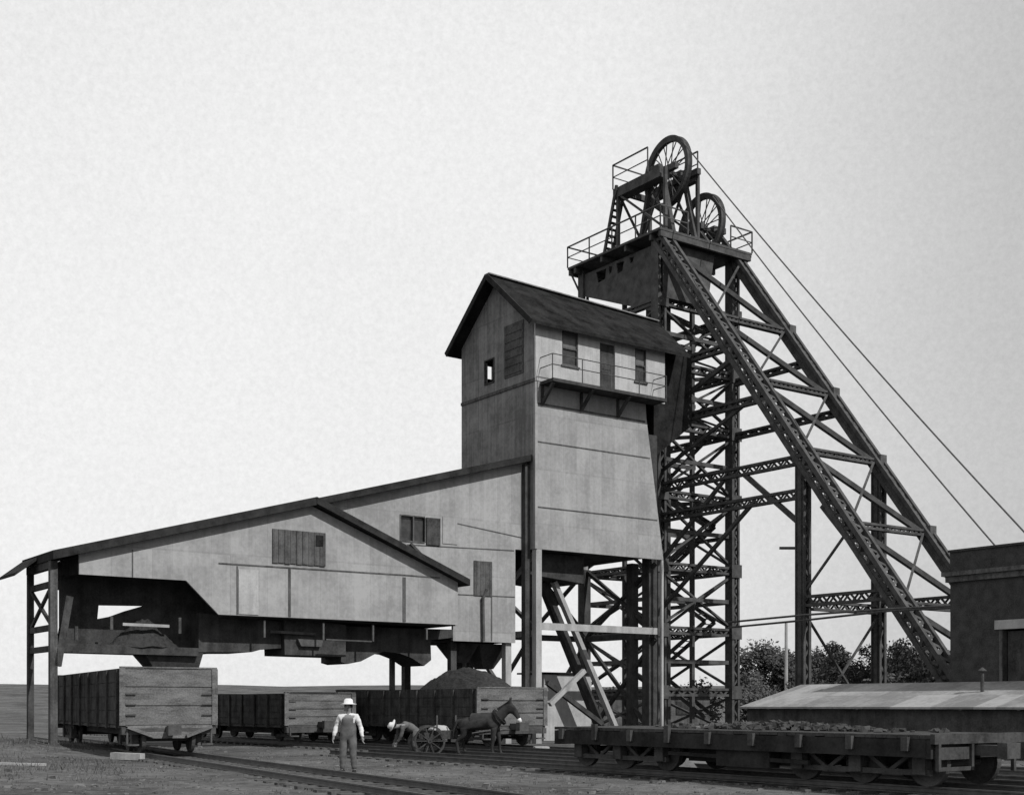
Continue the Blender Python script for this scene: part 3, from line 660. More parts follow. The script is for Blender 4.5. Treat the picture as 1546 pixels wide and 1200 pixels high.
door = B.box('door', (ha+.22, ha+.3, d0+.05, d1-.05, zd0, zd1-.05), 'dark')
B.box('lintel', (ha-.06, ha-.003, d0-.3, d1+.28, zd1+.01, zd1+.32), 'timber'); B.box('door_jamb', (ha-.03, ha+.2, d1+.004, d1+.12, zd0, zd1), 'grey', door)
# lean-to
E_ = G('lean_to_shed', 'long low lean-to shed with a bleached tin roof along the winding house wall', 'shed', 4, -15)
eb0, eb1, ea = -9.7, -30, 2.4
slab(E_, 'roof', ea, 1.6, ha-.03, 2.46, eb1, eb0, .07, 'tinroof')
E_.box('front_wall', (ea+.25, ea+.37, eb1+.1, eb0-.15, 0, 1.56), 'dark'); E_.part('end_wall', MB().plate([(ea+.38, 0), (ha-.1, 0), (ha-.1, 2.33), (ea+.38, 1.58)], [], fb(eb0-.28), .1), 'dark')
for i in range(10): E_.box('rafter_end', (ea+.02, ea+.24, eb1+.4+i*2.05, eb1+.5+i*2.05, 1.5, 1.56), 'grey')
E_.box('back_wall', (ha-.12, ha-.08, hb+.1, eb0-.3, 0, 2.3), 'dark')
cp = on_a(1483, 1040, 4.4)
st = MB().tube([(4.4, cp[0], 1.9), (4.4, cp[0], 2.75)], .06, 8); st.lathe((4.4, cp[0], 2.8), (0, 0, 1), (1, 0, 0), [(.02, .1), (.14, .0), (.14, -.02), (.02, -.02)], 12)
E_.part('stovepipe', st, 'steel')

# ------------------------------------------------------------------ coal cars
def wheelset(t, y, r=.42, g=.76):
    for s in (-1, 1):
        m = MB(); m.lathe((s*g, y, r+.19), (1, 0, 0), (0, 1, 0), [(.03, -.06), (r*.55, -.05), (r*.8, -.03), (r, -.06), (r, .05), (r*.8, .04), (r*.5, .02), (.03, .08)], 24)
        t.part('wheel', m, 'steel')
def bogie(t, y, wb=.85, axles=2):
    ys = [y+(i-(axles-1)/2)*2*wb for i in range(axles)]
    for yy in ys: wheelset(t, yy)
    m = MB()
    for s in (-1, 1):
        x = s*.98
        m.beam((x, ys[0]-.35, .82), (x, ys[-1]+.35, .82), .1, .14); m.beam((x, ys[0]-.2, .45), (x, ys[-1]+.2, .45), .1, .1)
        for yy in ys: m.box(x-.1, x+.1, yy-.14, yy+.14, .42, .84)
        for yy in ys[:-1]: m.beam((x, yy+.2, .8), (x, yy+wb, .45), .07); m.beam((x, yy+2*wb-.2, .8), (x, yy+wb, .45), .07)
    m.box(-1.0, 1.0, y-.15, y+.15, .6, .9)
    for yy in ys: m.tube([(-.95, yy, .61), (.95, yy, .61)], .07, 8)
    t.part('bogie', m, 'steel')
def coal_car(label, x, y, th, wd, ln, z0, z1, boards, hopper, endm='car'):
    t = T('coal_car', label, 'railway car', (x, y, 0), th, 'coal cars under the tipple')
    hw = wd/2
    def side(x0, x1, y0, y1, axis):
        m = MB(); n = boards; hgt_ = (z1-z0)
        # inner lining plus separate outer boards with open joints
        if axis == 'y':                                                         # end boards
            m.box(x0+.03, x1-.03, min(y0, y1)+.03 if y0 < 1 else y0, (y1 if y0 < 1 else y1-.03), z0, z1-.03)
            for i in range(n):
                zz0 = z0+hgt_*i/n+(.022 if i else 0); zz1 = z0+hgt_*(i+1)/n-.022*(i < n-1); j = random.uniform(-.008, .008)
                m.box(x0+.002, x1-.002, (y0+j if y0 < 1 else y1-.028), (y0+.028 if y0 < 1 else y1+j), zz0, zz1)
        return m
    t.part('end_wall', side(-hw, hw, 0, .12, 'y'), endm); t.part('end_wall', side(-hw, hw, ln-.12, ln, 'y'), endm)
    for s in (-1, 1):
        m = MB(); x0, x1 = sorted((s*(hw-.09), s*(hw-.03))); m.box(x0, x1, .13, ln-.13, z0, z1-.02)
        nb = boards+1
        for i in range(nb):
            zz0 = z0+(z1-z0)*i/nb+.01; zz1 = z0+(z1-z0)*(i+1)/nb-.01; xo = sorted((s*(hw-.03), s*(hw+random.uniform(-.006, .006)))); m.box(xo[0], xo[1], .14, ln-.14, zz0, zz1)
        k = 9
        for i in range(k):
            yy = .25+(ln-.5)*i/(k-1); xo = sorted((s*(hw+.004), s*(hw+.07))); m.box(xo[0], xo[1], yy-.06, yy+.06, z0-.12, z1-.04)
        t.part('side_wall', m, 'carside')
    for s in (-1, 1):
        xo = sorted((s*(hw-.16), s*(hw+.02))); t.part('corner_post', MB().box(xo[0], xo[1], -.035, -.012, z0-.02, z1+.0), endm)
    t.part('capping', MB().box(-hw, hw, -.03, .1, z1+.004, z1+.05), endm); t.part('capping', MB().box(-hw, hw, ln-.1, ln+.03, z1+.004, z1+.05), endm)
    uf = MB(); uf.box(-hw+.05, hw-.05, .02, ln-.02, z0-.1, z0-.004)
    for s in (-.45, .45): uf.box(s-.1, s+.1, .1, ln-.1, z0-.38, z0-.105)
    uf.box(-hw+.05, hw-.05, -.06, .16, z0-.3, z0-.105); uf.box(-hw+.05, hw-.05, ln-.16, ln+.06, z0-.3, z0-.105)
    t.part('underframe', uf, 'steel')
    if hopper:
        m = MB(); zt, zb = z0-.02, z0-.42
        m.add([(-hw+.15, -.02, zt), (hw-.15, -.02, zt), (hw-.15, .9, zt), (-hw+.15, .9, zt), (-.55, -.1, zb), (.55, -.1, zb), (.55, .8, zb), (-.55, .8, zb)],
              [(0, 1, 2, 3), (7, 6, 5, 4), (0, 4, 5, 1), (1, 5, 6, 2), (2, 6, 7, 3), (3, 7, 4, 0)])
        m.beam((-hw+.2, -.16, z0-.06), (-.5, -.16, z0-.36), .1, .08, (0, 1, 0)); m.beam((hw-.2, -.16, z0-.06), (.5, -.16, z0-.36), .1, .08, (0, 1, 0))
        t.part('end_sill', m, endm)
    cp = MB(); cp.box(-.12, .12, -.55, .1, .78, 1.0); cp.box(-.2, .2, -.72, -.5, .74, 1.04); t.part('coupler', cp, 'steel')
    for s in (-1, 1):
        t.part('step', MB().beam((s*(hw-.2), -.07, z0-.1), (s*(hw-.2), -.07, .44), .05).box(s*(hw-.35)-.15, s*(hw-.35)+.2, -.12, -.02, .42, .47), 'steel2')
        for k in range(3): t.part('grab_iron', MB().box(s*(hw-.32)-.16, s*(hw-.32)+.16, -.075, -.036, z0+.3+.32*k, z0+.325+.32*k), 'steel')
    bogie(t, 1.25); bogie(t, ln-1.25)
    return t
coal_car('tall three-board coal car with a funnel shaped end sill, at the left', -10.6, 39.7, T1, 2.98, 13.2, 1.06, 2.79, 3, True)
coal_car('low dark coal car heaped with coal in front of the white timber post',   .015, 46.4, TH, 3.1, 10.6, .92, 2.26, 3, False)
coal_car('weathered grey coal car standing behind the man in the white hat', -7.59, 50.9, TH, 3.1, 10.5, .88, 2.12, 4, False)
a_, b_ = grid(.015, 46.4)
heap('coal_heap', a_-.05, b_+2.95, 2.2, 1.4, 2.5, .82, 'coal', 'rounded coal heap showing above the rim of the low dark coal car', 'coal', 8, rough=.2, ex=2.1)
a_, b_ = grid(-10.6-.4756*5.2, 39.7+.8797*5.2)
heap('coal_heap', a_, b_, 2.0, 1.0, 2.0, .75, 'coal', 'coal under the loading spout in the tall three-board coal car', 'coal', 12, rough=.15)

# ------------------------------------------------------------------ flat car at the right
def flat_car():
    t = T('flat_car', 'long black flat car standing in front of the headframe and lean-to', 'railway car', (fx, fy, 0), TH)
    l0, l1, hw = -9.75, 1.1, 1.35
    m = MB(); k = l0
    while k < l1: m.box(-hw, hw, k, min(k+.23, l1), 1.07+random.uniform(-.01, .01), 1.14); k += .24
    t.part('deck', m, 'dark')
    m = MB()
    for s in (-hw+.06, -.4, .4, hw-.06): m.box(s-.07, s+.07, l0+.1, l1-.1, .74, 1.06)
    m.box(-hw, hw, l0, l0+.18, .72, 1.055); m.box(-hw, hw, l1-.18, l1, .72, 1.055)
    for s in (-.55, .55): m.tube([(s, l0+1.2, .8), (s, l0+4, .5), (s, l1-4, .5), (s, l1-1.2, .8)], .04, 6)
    m.box(-.9, .9, l0+3.3, l0+6.6, .45, .74); m.box(-1.25, -.95, l0+3.9, l0+5.4, .4, .74); m.beam((-1.2, l0+2.9, .55), (-1.2, l0+6.9, .62), .08)
    t.part('underframe', m, 'fascia')
    for s in (-1, 1):
        for i in range(9):
            y = l0+.5+i*1.25; x = s*(hw+.05); t.part('stake_pocket', MB().box(x-.045, x+.045, y-.07, y+.07, .85, 1.22 if i in (5, 7) else 1.1), 'dark')
    es = MB()
    es.box(-hw-.02, hw+.02, l0-.1, l0-.005, .98, 1.16); es.box(-hw+.1, -.3, l0-.05, l0-.006, .7, .92); es.box(-hw+.1, -.3, l0-.09, l0-.055, .5, .57)
    es.beam((-.25, l0-.06, .5), (-.25, l0-.06, 1.0), .07); es.beam((-hw+.12, l0-.07, .5), (-hw+.12, l0-.07, 1.0), .07); es.beam((hw-.3, l0-.06, .45), (hw-.3, l0-.06, 1.0), .07)
    t.part('end_sill', es, 'dark')
    cp = MB(); cp.box(-.12, .12, l0-.6, l0-.01, .76, .95); cp.box(-.2, .2, l0-.75, l0-.55, .72, 1.0); t.part('coupler', cp, 'steel')
    bogie(t, -.92, .72, 3); bogie(t, l0+1.9, .72, 3)
    return t
flat_car()
def rubble(name, cx, cy, cz, n, sx_, sy_, sz, m, label, cat, s0=.05, s1=.16):
    mb = MB()
    for i in range(n):
        u, v = random.gauss(0, .42), random.gauss(0, .42); h = max(0, 1-math.hypot(u, v)); s = random.uniform(s0, s1)
        c = Vector((cx+u*sx_, cy+v*sy_, cz+random.random()*h*sz+s*.3))
        q = Matrix.Rotation(random.random()*6, 3, 'Z') @ Matrix.Rotation(random.random()*6, 3, 'X')
        vs = [c+q @ Vector((x*s*random.uniform(.6, 1.2), y*s*random.uniform(.5, 1), z*s*random.uniform(.4, .8))) for z in (-1, 1) for y in (-1, 1) for x in (-1, 1)]
        mb.add(vs, [(0, 2, 3, 1), (4, 5, 7, 6), (0, 1, 5, 4), (2, 6, 7, 3), (0, 4, 6, 2), (1, 3, 7, 5)])
    o = mb.build(name, m, None, False, (cx, cy, cz)); o.location = (cx, cy, cz); o.rotation_euler = (0, 0, TH); return tag(o, label, cat, kind='stuff')
def at(px, py, Y): return Vector(((px-CX)/FPX*Y, Y, EYE+(HY-py)/FPX*Y))
q = at(1180, 1098, 27.5); rubble('rubble_load', q.x, q.y, 1.13, 700, .8, 3.0, .16, 'dark', 'long low heap of dark broken stone lying on the flat car deck', 'rubble', .025, .085)
q = at(1085, 1098, 29); rubble('rubble_load', q.x, q.y, 1.13, 120, .5, .6, .12, 'sand', 'small pale heap of broken stone on the flat car', 'rubble', .02, .06)

# ------------------------------------------------------------------ small things on the ground
p = at(1057, 1163, 32); a_, b_ = grid(p.x, 33.2)
heap('sand_pile', a_, b_, 0, 1.0, .8, .5, 'sand', 'pale sand pile seen behind the flat car between its bogies', 'sand pile', 21, rough=.1)
def board(px0, px1, py, Y, ang, wd, th, m, label, cat, name='board'):
    p, q_ = at(px0, py, Y), at(px1, py, Y); c = (p+q_)/2; L_ = (q_-p).length; z = hgt(c.x, c.y)
    o = MB().box(-L_/2, L_/2, -wd/2, wd/2, 0, th).build(name, m, None); o.location = (c.x, c.y, z+.03); o.rotation_euler = (R(1), R(1), ang); return tag(o, label, cat)
board(1153, 1237, 1152, 36.3, R(-8), .5, .26, 'timber', 'pale squared timber lying on the ground behind the flat car', 'timber', 'timber')
board(165, 220, 1140, 38.6, R(-22), .24, .2, 'timber', 'pale sleeper lying beside the tall coal car', 'timber', 'timber')
board(-10, 70, 1160, 33.4, R(-4), .16, .06, 'timber', 'thin pale plank lying in the weeds at the left edge', 'plank', 'plank')
board(806, 828, 1130, 44.5, R(12), .35, .22, 'white', 'short pale plank end beside the low dark coal car', 'plank', 'plank')
# pale hut behind the posts under the tipple house
K = G('tool_hut', 'small pale hut under the tipple house behind the raking strut', 'hut', 4.2, 4)
h0, h1 = on_b(822, 1020, 3.2)[0], on_b(893, 1020, 3.2)[0]; hz0 = on_b(850, 1018, 3.2)[1]
K.box('wall', (h0, h1, 3.2, 5.0, 0, hz0), 'white'); slab(K, 'roof', h0-.2, hz0+.1, h1+.2, hz0+.1, 3.1, 5.1, .08, 'felt'); K.box('corner_board', (h0-.06, h0-.003, 3.17, 3.3, 0, hz0), 'timber')
# low dark engine shed far behind the shaft
Q = G('low_store', 'low dark store far behind the shaft tower', 'shed', 24, 22)
Q.box('wall', (12, 30, 20, 26, 0, 2.3), 'grey'); slab(Q, 'roof', 11.6, 2.6, 30.4, 2.6, 19.6, 26.4, .25, 'dark')
for i in range(5): Q.box('window', (13.2+i*3.4, 14.4+i*3.4, 19.93, 19.996, 1.0, 1.9), 'glass')
# telegraph pole and overhead lines
pl = at(1187, 1035, 86)
t = T('telegraph_pole', 'thin pale telegraph pole among the trees behind the raking legs', 'pole', (pl.x, pl.y, 0))
t.part('pole', MB().tube([(0, 0, 0), (0, 0, 7.2)], [.13, .1], 8), 'timber')
for k, (y0, y1, y2, lab) in enumerate(((938, 928, 919, 'upper of the two dark cables slung between shaft tower and winding house'), (946, 936, 922, 'lower of the two dark cables slung between shaft tower and winding house'))):
    pts = [ray_a(1100, y0+1, 9.2), ray_a(1215, y1, 9.2), ray_a(1340, y2, 9.2), ray_a(1440, y2-5, 9.2)]
    m = MB(); m.tube(pts, .05, 6); lone('slung_cable', m, 'steel', pts[0].x, pts[0].y, lab, 'cable', 'cables slung beside the headframe', z=pts[0].z)

# ------------------------------------------------------------------ trees and bushes
def crown_mesh(seed, w_, d_, h_, n, leaf, mname):
    rng = random.Random(seed); mb = MB(); cl = []
    for i in range(60):
        t, r = rng.uniform(0, 2*math.pi), math.sqrt(rng.random())
        cl.append((Vector((math.cos(t)*r*w_*.42, math.sin(t)*r*d_*.42, h_*(.08+.8*rng.random()*(1-.4*r*r)))), rng.uniform(.14, .3)*w_*.75))
    for i in range(n):
        c, s = rng.choice(cl); d = Vector((rng.gauss(0, 1), rng.gauss(0, 1), rng.gauss(0, .8))).normalized()*s*rng.random()**.4
        p = c+d; p.z = max(p.z, .15); a = Vector((rng.gauss(0, 1), rng.gauss(0, 1), rng.gauss(0, 1))).normalized()
        b = a.orthogonal().normalized(); k = leaf*rng.uniform(.5, 1.3); a *= k; b *= k*.6
        mb.add([p-a, p-b*.8, p+a, p+b], [(0, 1, 2, 3)])
    me = mb
    return me
def tree(kind, px, Y, wpx, top, label, cat, seed, group, m='leaf', n=9000):
    p = at(px, HY, Y); gz = hgt(p.x, p.y); wm = wpx*1.35/FPX*Y; hm = (EYE+(HY-top)/FPX*Y-gz)*1.08
    t = T(kind, label, cat, (p.x, p.y, gz), random.Random(seed).random()*6, group)
    t.part('crown', crown_mesh(seed, wm, wm*.8, hm, n, max(.13, wm*.03), m), m)
    tr = MB(); rg = random.Random(seed+99)
    tr.tube([(0, 0, -.2), (.05, 0, hm*.25), (0, .05, hm*.6)], [.06+hm*.025, .05+hm*.02, .05], 7)
    for k in range(5):
        an = rg.random()*6.3; tr.tube([(0, 0, hm*(.2+.06*k)), (math.cos(an)*wm*.2, math.sin(an)*wm*.2, hm*(.42+.06*k))], [.07, .03], 5)
    t.part('trunk', tr, 'bark'); return t
TG = 'trees behind the headframe'
tree('leafy_tree', 1150, 100, 85, 960, 'broad round tree just right of the shaft tower posts', 'tree', 1, TG, n=11000)
tree('leafy_tree', 1198, 112, 60, 968, 'bushy tree behind the telegraph pole', 'tree', 2, TG)
tree('leafy_tree', 1268, 108, 48, 958, 'narrow tree with a pointed top between the two leg posts', 'tree', 3, TG)
tree('leafy_tree', 1238, 118, 55, 978, 'low tree left of the pointed narrow tree', 'tree', 4, TG)
tree('leafy_tree', 1306, 104, 60, 970, 'dark tree left of the farther leg post', 'tree', 5, TG)
tree('leafy_tree', 1362, 98, 70, 960, 'tall dark tree right of the farther leg post', 'tree', 6, TG, n=11000)
tree('leafy_tree', 1415, 102, 72, 968, 'dark tree behind the foot of the near raking leg', 'tree', 7, TG)
tree('leafy_tree', 1455, 106, 70, 975, 'tree half hidden behind the winding house corner', 'tree', 8, TG)
tree('leafy_tree', 1222, 124, 75, 974, 'grey tree in the gap left of the pointed narrow tree, farther back', 'tree', 9, TG)
tree('leafy_tree', 1335, 120, 80, 972, 'far tree showing on both sides of the farther leg post', 'tree', 10, TG)
tree('leafy_tree', 1392, 121, 80, 966, 'far tree between the tall dark tree and the near raking leg', 'tree', 11, TG)
BG = 'bushes behind the shaft tower'
for i, (px, Y, wp, tp_, m, lab) in enumerate(((925, 96, 60, 1040, 'leaf', 'dark low bush seen between the raking strut and the shaft posts'), (985, 104, 70, 1036, 'leaf2', 'pale low bush behind the middle shaft posts'), (1050, 98, 70, 1030, 'leaf', 'dark bush behind the shaft guides'),
        (1142, 88, 60, 1020, 'leaf2', 'pale grey bush in front of the broad round tree'), (1230, 84, 80, 1016, 'leaf', 'low bush below the pointed narrow tree'), (1335, 82, 90, 1015, 'leaf', 'low bush behind the farther leg post'))):
    tree('low_bush', px, Y, wp, tp_, lab, 'bush', 40+i, BG, m, 3500)
# weeds: thin blades over the left bank and between the tracks
mb = MB(); rg = random.Random(5)
def tuft(x, y, n, h, spread):
    for _ in range(n):
        px, py = x+rg.gauss(0, spread), y+rg.gauss(0, spread); z = hgt(px, py)-.02; t = rg.random()*6.3; hh = h*rg.uniform(.5, 1.3); w_ = .012+.02*hh
        dx, dy = math.cos(t), math.sin(t); lx, ly = rg.gauss(0, .35)*hh, rg.gauss(0, .35)*hh
        mb.add([(px-dx*w_, py-dy*w_, z), (px+dx*w_, py+dy*w_, z), (px+lx, py+ly, z+hh)], [(0, 1, 2)])
for _ in range(420):
    Y = rg.uniform(27, 60); X = (rg.uniform(-60, 190)-CX)/FPX*Y
    if X > -14.2 and Y > 38: continue
    tuft(X, Y, 12, rg.choice((.06, .08, .1, .2)), .22)
for _ in range(420):
    Y = rg.uniform(24, 46); X = (rg.uniform(0, 900)-CX)/FPX*Y; tuft(X, Y, 6, .07, .2)
o = mb.build('weeds', 'weed'); tag(o, 'dry weeds and thin grass on the bank at the left and between the tracks', 'weeds', kind='stuff')
# loose stones and coal scraps between the tracks
mb = MB()
for _ in range(2600):
    Y = 24+rg.random()**1.3*26; X = (rg.uniform(-20, 1560)-CX)/FPX*Y; s = rg.uniform(.01, .045)*(1 if rg.random() < .93 else 2.2); z = hgt(X, Y)
    vs = [(X+sx*s*rg.uniform(.5, 1.2), Y+sy*s*rg.uniform(.5, 1.2), z+(s*.8 if up else -.02)*rg.uniform(.5, 1)) for up in (0, 1) for sx, sy in ((-1, -1), (1, -1), (1, 1), (-1, 1))]
    mb.add(vs, [(4, 5, 6, 7), (0, 1, 5, 4), (1, 2, 6, 5), (2, 3, 7, 6), (3, 0, 4, 7)])
o = mb.build('loose_stones', 'sand'); tag(o, 'loose stones and coal scraps scattered between the tracks', 'stones', kind='stuff')

# ------------------------------------------------------------------ people
def skin_mesh(pts, edges, rads, name, m, parent, root=0, sub=2):
    me = bpy.data.meshes.new(name); me.from_pydata(pts, edges, []); o = bpy.data.objects.new(name, me); S.collection.objects.link(o)
    sm_ = o.modifiers.new('s', 'SKIN'); sm_.use_smooth_shade = True
    lay = me.skin_vertices[0].data
    for i, r in enumerate(rads):
        lay[i].radius = (r, r) if not isinstance(r, tuple) else r
        lay[i].use_root = (i == root)
    ss = o.modifiers.new('u', 'SUBSURF'); ss.levels = sub; ss.render_levels = sub
    dg = bpy.context.evaluated_depsgraph_get(); nm = bpy.data.meshes.new_from_object(o.evaluated_get(dg))
    o.modifiers.clear(); o.data = nm; bpy.data.meshes.remove(me); nm.name = name
    nm.materials.clear(); nm.materials.append(M[m])
    for p in nm.polygons: p.use_smooth = True
    o.parent = parent; return o
def person(label, loc, rz, J, shirt='shirt', pants='denim', hat='straw', overalls=True, group=None):
    """J: joints in metres, the figure faces -y"""
    t = T('person', label, 'person', loc, rz, group); V = {k: Vector(v) for k, v in J.items()}
    pts, rads, edges, idx = [], [], [], {}
    def P(k, v, r): idx[k] = len(pts); pts.append(tuple(v)); rads.append(r)
    def Ed(*ks):
        for a, b in zip(ks[:-1], ks[1:]): edges.append((idx[a], idx[b]))
    P('pel', V['pel'], (.15, .11)); P('spi', V['pel'].lerp(V['che'], .5), (.135, .1)); P('che', V['che'], (.16, .11)); P('nek', V['nek'], .058)
    hd = (V['hea']-V['nek']).normalized(); fd = V['face'].normalized(); rt = fd.cross(hd).normalized()
    P('jaw', V['nek']+hd*.09+fd*.03, (.07, .075)); P('skl', V['nek']+hd*.18+fd*.01, (.08, .098)); P('top', V['nek']+hd*.25, (.06, .07))
    Ed('pel', 'spi', 'che', 'nek', 'jaw', 'skl', 'top')
    P('nos', V['nek']+hd*.14+fd*.125, .014); Ed('skl', 'nos')
    for s, q in ((1, 'r'), (-1, 'l')): P('ear'+q, V['nek']+hd*.15+rt*s*.095, .014); Ed('skl', 'ear'+q)
    for q in 'rl':
        sh, el, wr = V['sh'+q], V['el'+q], V['wr'+q]
        P('sh'+q, sh, .066); P('el'+q, el, .046); P('wr'+q, wr, .032); Ed('che', 'sh'+q, 'el'+q, 'wr'+q)
        d = (wr-el).normalized(); pal = wr+d*.075; P('pa'+q, pal, (.042, .024)); Ed('wr'+q, 'pa'+q)
        side = Vector((0, 1, 0)) if abs(d.y) < .8 else Vector((1, 0, 0)); side = (side-d*side.dot(d)).normalized(); inn = d.cross(side)
        for f in range(4):
            b0 = pal+side*(.032*(f-1.5)/1.5)+d*.02; ln_ = (.075, .085, .078, .06)[f]
            P(f'f{f}a'+q, b0, .0095); P(f'f{f}b'+q, b0+d*ln_*.5+inn*.012, .009); P(f'f{f}c'+q, b0+d*ln_*.85+inn*.035, .008); Ed('pa'+q, f'f{f}a'+q, f'f{f}b'+q, f'f{f}c'+q)
        tb = wr+d*.035-side*.03; P('ta'+q, tb, .012); P('tb'+q, tb-side*.025+d*.035+inn*.015, .01); Ed('wr'+q, 'ta'+q, 'tb'+q)
        P('hi'+q, V['hi'+q], .1); P('kn'+q, V['kn'+q], .062); P('an'+q, V['an'+q], .042); P('to'+q, V['to'+q], (.045, .03)); Ed('pel', 'hi'+q, 'kn'+q, 'an'+q, 'to'+q)
    skin_mesh(pts, edges, rads, 'body', 'skin', t.o, 0, 1)
    def cloth(name, ks, es, m, grow, root=0):
        ps, rs, ix = [], [], {}
        for k in ks:
            ix[k] = len(ps); r = rads[idx[k]]; ps.append(pts[idx[k]]); rs.append(tuple(x+grow for x in r) if isinstance(r, tuple) else r+grow)
        c_ = skin_mesh(ps, [(ix[a], ix[b]) for a, b in es], rs, name, m, t.o, root, 2)
        for v_ in c_.data.vertices:
            q_ = v_.co; k_ = noise.noise(Vector((q_.x*9, q_.y*9, q_.z*22+len(name))))*.014+noise.noise(Vector((q_.x*4, q_.y*4, q_.z*7+5)))*.012
            v_.co = q_+v_.normal*k_
    cloth('shirt', ['pel', 'spi', 'che', 'shr', 'elr', 'shl', 'ell', 'wrr', 'wrl'], [('pel', 'spi'), ('spi', 'che'), ('che', 'shr'), ('shr', 'elr'), ('che', 'shl'), ('shl', 'ell'), ('elr', 'wrr'), ('ell', 'wrl')], shirt, .016)
    if overalls: P('bib', V['che'].lerp(V['nek'], .55), (.15, .11)); rads[idx['che']] = (.19, .14); rads[idx['spi']] = (.16, .125)
    ks = ['pel', 'hir', 'knr', 'anr', 'hil', 'knl', 'anl']; es = [('pel', 'hir'), ('hir', 'knr'), ('knr', 'anr'), ('pel', 'hil'), ('hil', 'knl'), ('knl', 'anl')]
    if overalls: ks += ['spi', 'che', 'bib']; es += [('pel', 'spi'), ('spi', 'che'), ('che', 'bib')]
    cloth('overalls' if overalls else 'trousers', ks, es, pants, .03)
    for q in 'rl':
        a, b = V['an'+q], V['to'+q]; d = (b-a); d.z = 0; d.normalize(); h0 = a-d*.06; mbx = MB()
        mbx.tube([(h0.x, h0.y, a.z-.03), (a.x+d.x*.08, a.y+d.y*.08, a.z-.035), (b.x+d.x*.05, b.y+d.y*.05, a.z-.05)], [.05, .055, .04], 8); mbx.build('boot', 'hair', t.o, True, (0, 0, 0))
    top = V['nek']+hd*.235
    if hat:
        hm = MB(); hm.lathe(top, hd, fd, [(.02, .0), (.2, -.015), (.205, -.005), (.115, .012), (.105, .1), (.06, .13), (.02, .125)], 20); hm.build('hat', hat, t.o, True, (0, 0, 0))
    hr = MB(); hr.lathe(top-hd*.06-fd*.012, hd, fd, [(.05, .06), (.1, .045), (.107, 0), (.095, -.05), (.06, -.02)], 16); hr.build('hair', 'hair', t.o, True, (0, 0, 0))
    ey = MB()
    for s in (-1, 1):
        c = V['nek']+hd*.165+fd*.098+rt*s*.032; ey.lathe(c, fd, hd, [(.002, .012), (.01, .008), (.012, 0), (.002, -.008)], 8)
    ey.build('eyes', 'hair', t.o, False, (0, 0, 0)); mo = MB(); c = V['nek']+hd*.085+fd*.1; mo.beam(c-rt*.025, c+rt*.025, .012, .012); mo.build('mouth', 'hair', t.o, False, (0, 0, 0))
    return t
STAND = dict(pel=(0, 0, .95), che=(0, 0, 1.3), nek=(0, .01, 1.47), hea=(0, 0, 1.7), face=(0, -1, 0), shr=(-.2, 0, 1.4), shl=(.2, 0, 1.4), elr=(-.31, .02, 1.13), ell=(.31, .02, 1.12), wrr=(-.35, -.06, .9), wrl=(.36, -.05, .88),
             hir=(-.1, 0, .88), hil=(.1, 0, .88), knr=(-.13, -.02, .5), knl=(.12, -.02, .5), anr=(-.16, .02, .09), anl=(.14, .02, .09), tor=(-.19, -.15, .04), tol=(.18, -.15, .04))
p = at(526, 1166, 31.4)
person('standing man in a white hat and white shirt under dark overalls, facing the camera', (p.x, p.y, hgt(p.x, p.y)), R(-6), STAND)
BEND = dict(pel=(0, .22, .86), che=(0, -.18, 1.0), nek=(0, -.36, .98), hea=(0, -.56, 1.0), face=(0, -.35, -.95), shr=(-.2, -.28, .98), shl=(.2, -.28, .98), elr=(-.24, -.36, .68), ell=(.23, -.34, .7), wrr=(-.14, -.48, .44), wrl=(.12, -.46, .46),
            hir=(-.1, .22, .8), hil=(.1, .22, .8), knr=(-.14, .02, .48), knl=(.14, .08, .46), anr=(-.15, .16, .09), anl=(.15, .22, .09), tor=(-.17, 0, .04), tol=(.17, .06, .04))
p = at(619, 1140, 41.5)
person('person in a pale hat bending low over the track beside the low dark coal car', (p.x, p.y, hgt(p.x, p.y)), R(-70), BEND, shirt='drab', overalls=True)
# two-wheeled cart with a pale sack, and the mule in front of it
p = at(661, 1141, 41.8)
t = T('hand_cart', 'small dark two-wheeled cart between the bending person and the mule', 'cart', (p.x, p.y, hgt(p.x, p.y)), R(8))
m = MB().box(-.62, .62, -.4, .4, .56, .62)
for y0, y1 in ((-.43, -.4), (.4, .43)): m.box(-.62, .62, y0, y1, .56, .84)
m.box(-.65, -.62, -.43, .43, .56, .84)
t.part('tray', m, 'carside')
for y in (-.54, .54):
    m = MB(); m.lathe((-.3, y, .5), (0, 1, 0), (1, 0, 0), [(.44, -.03), (.5, -.03), (.5, .03), (.44, .03)], 28); m.lathe((-.3, y, .5), (0, 1, 0), (1, 0, 0), [(.02, -.09), (.08, -.09), (.08, .09), (.02, .09)], 12)
    for k in range(10): an = k*math.pi/5; m.beam((-.3+.06*math.cos(an), y, .5+.06*math.sin(an)), (-.3+.45*math.cos(an), y, .5+.45*math.sin(an)), .035)
    t.part('wheel', m, 'dark')
t.part('axle', MB().tube([(-.3, -.56, .5), (-.3, .56, .5)], .035, 8), 'steel')
for y in (-.36, .36): t.part('shaft', MB().tube([(.5, y, .6), (1.3, y*.9, .74), (2.3, y*.8, .86)], .035, 6), 'grey')
for x in (-.06, .55): t.part('stake', MB().beam((x, -.41, .6), (x, -.41, 1.32), .05), 'grey')
mb = MB(); n_ = 14
for i in range(n_+1):
    for j in range(20):
        th_, ph = math.pi*i/n_, 2*math.pi*j/20; d = Vector((math.sin(th_)*math.cos(ph), math.sin(th_)*math.sin(ph), math.cos(th_)))
        k = 1+.16*noise.noise(d*1.7); mb.v.append((.05+d.x*.36*k, d.y*.27*k, .8+d.z*.2*k))
for i in range(n_):
    for j in range(20): mb.f.append((i*20+j, (i+1)*20+j, (i+1)*20+(j+1) % 20, i*20+(j+1) % 20))
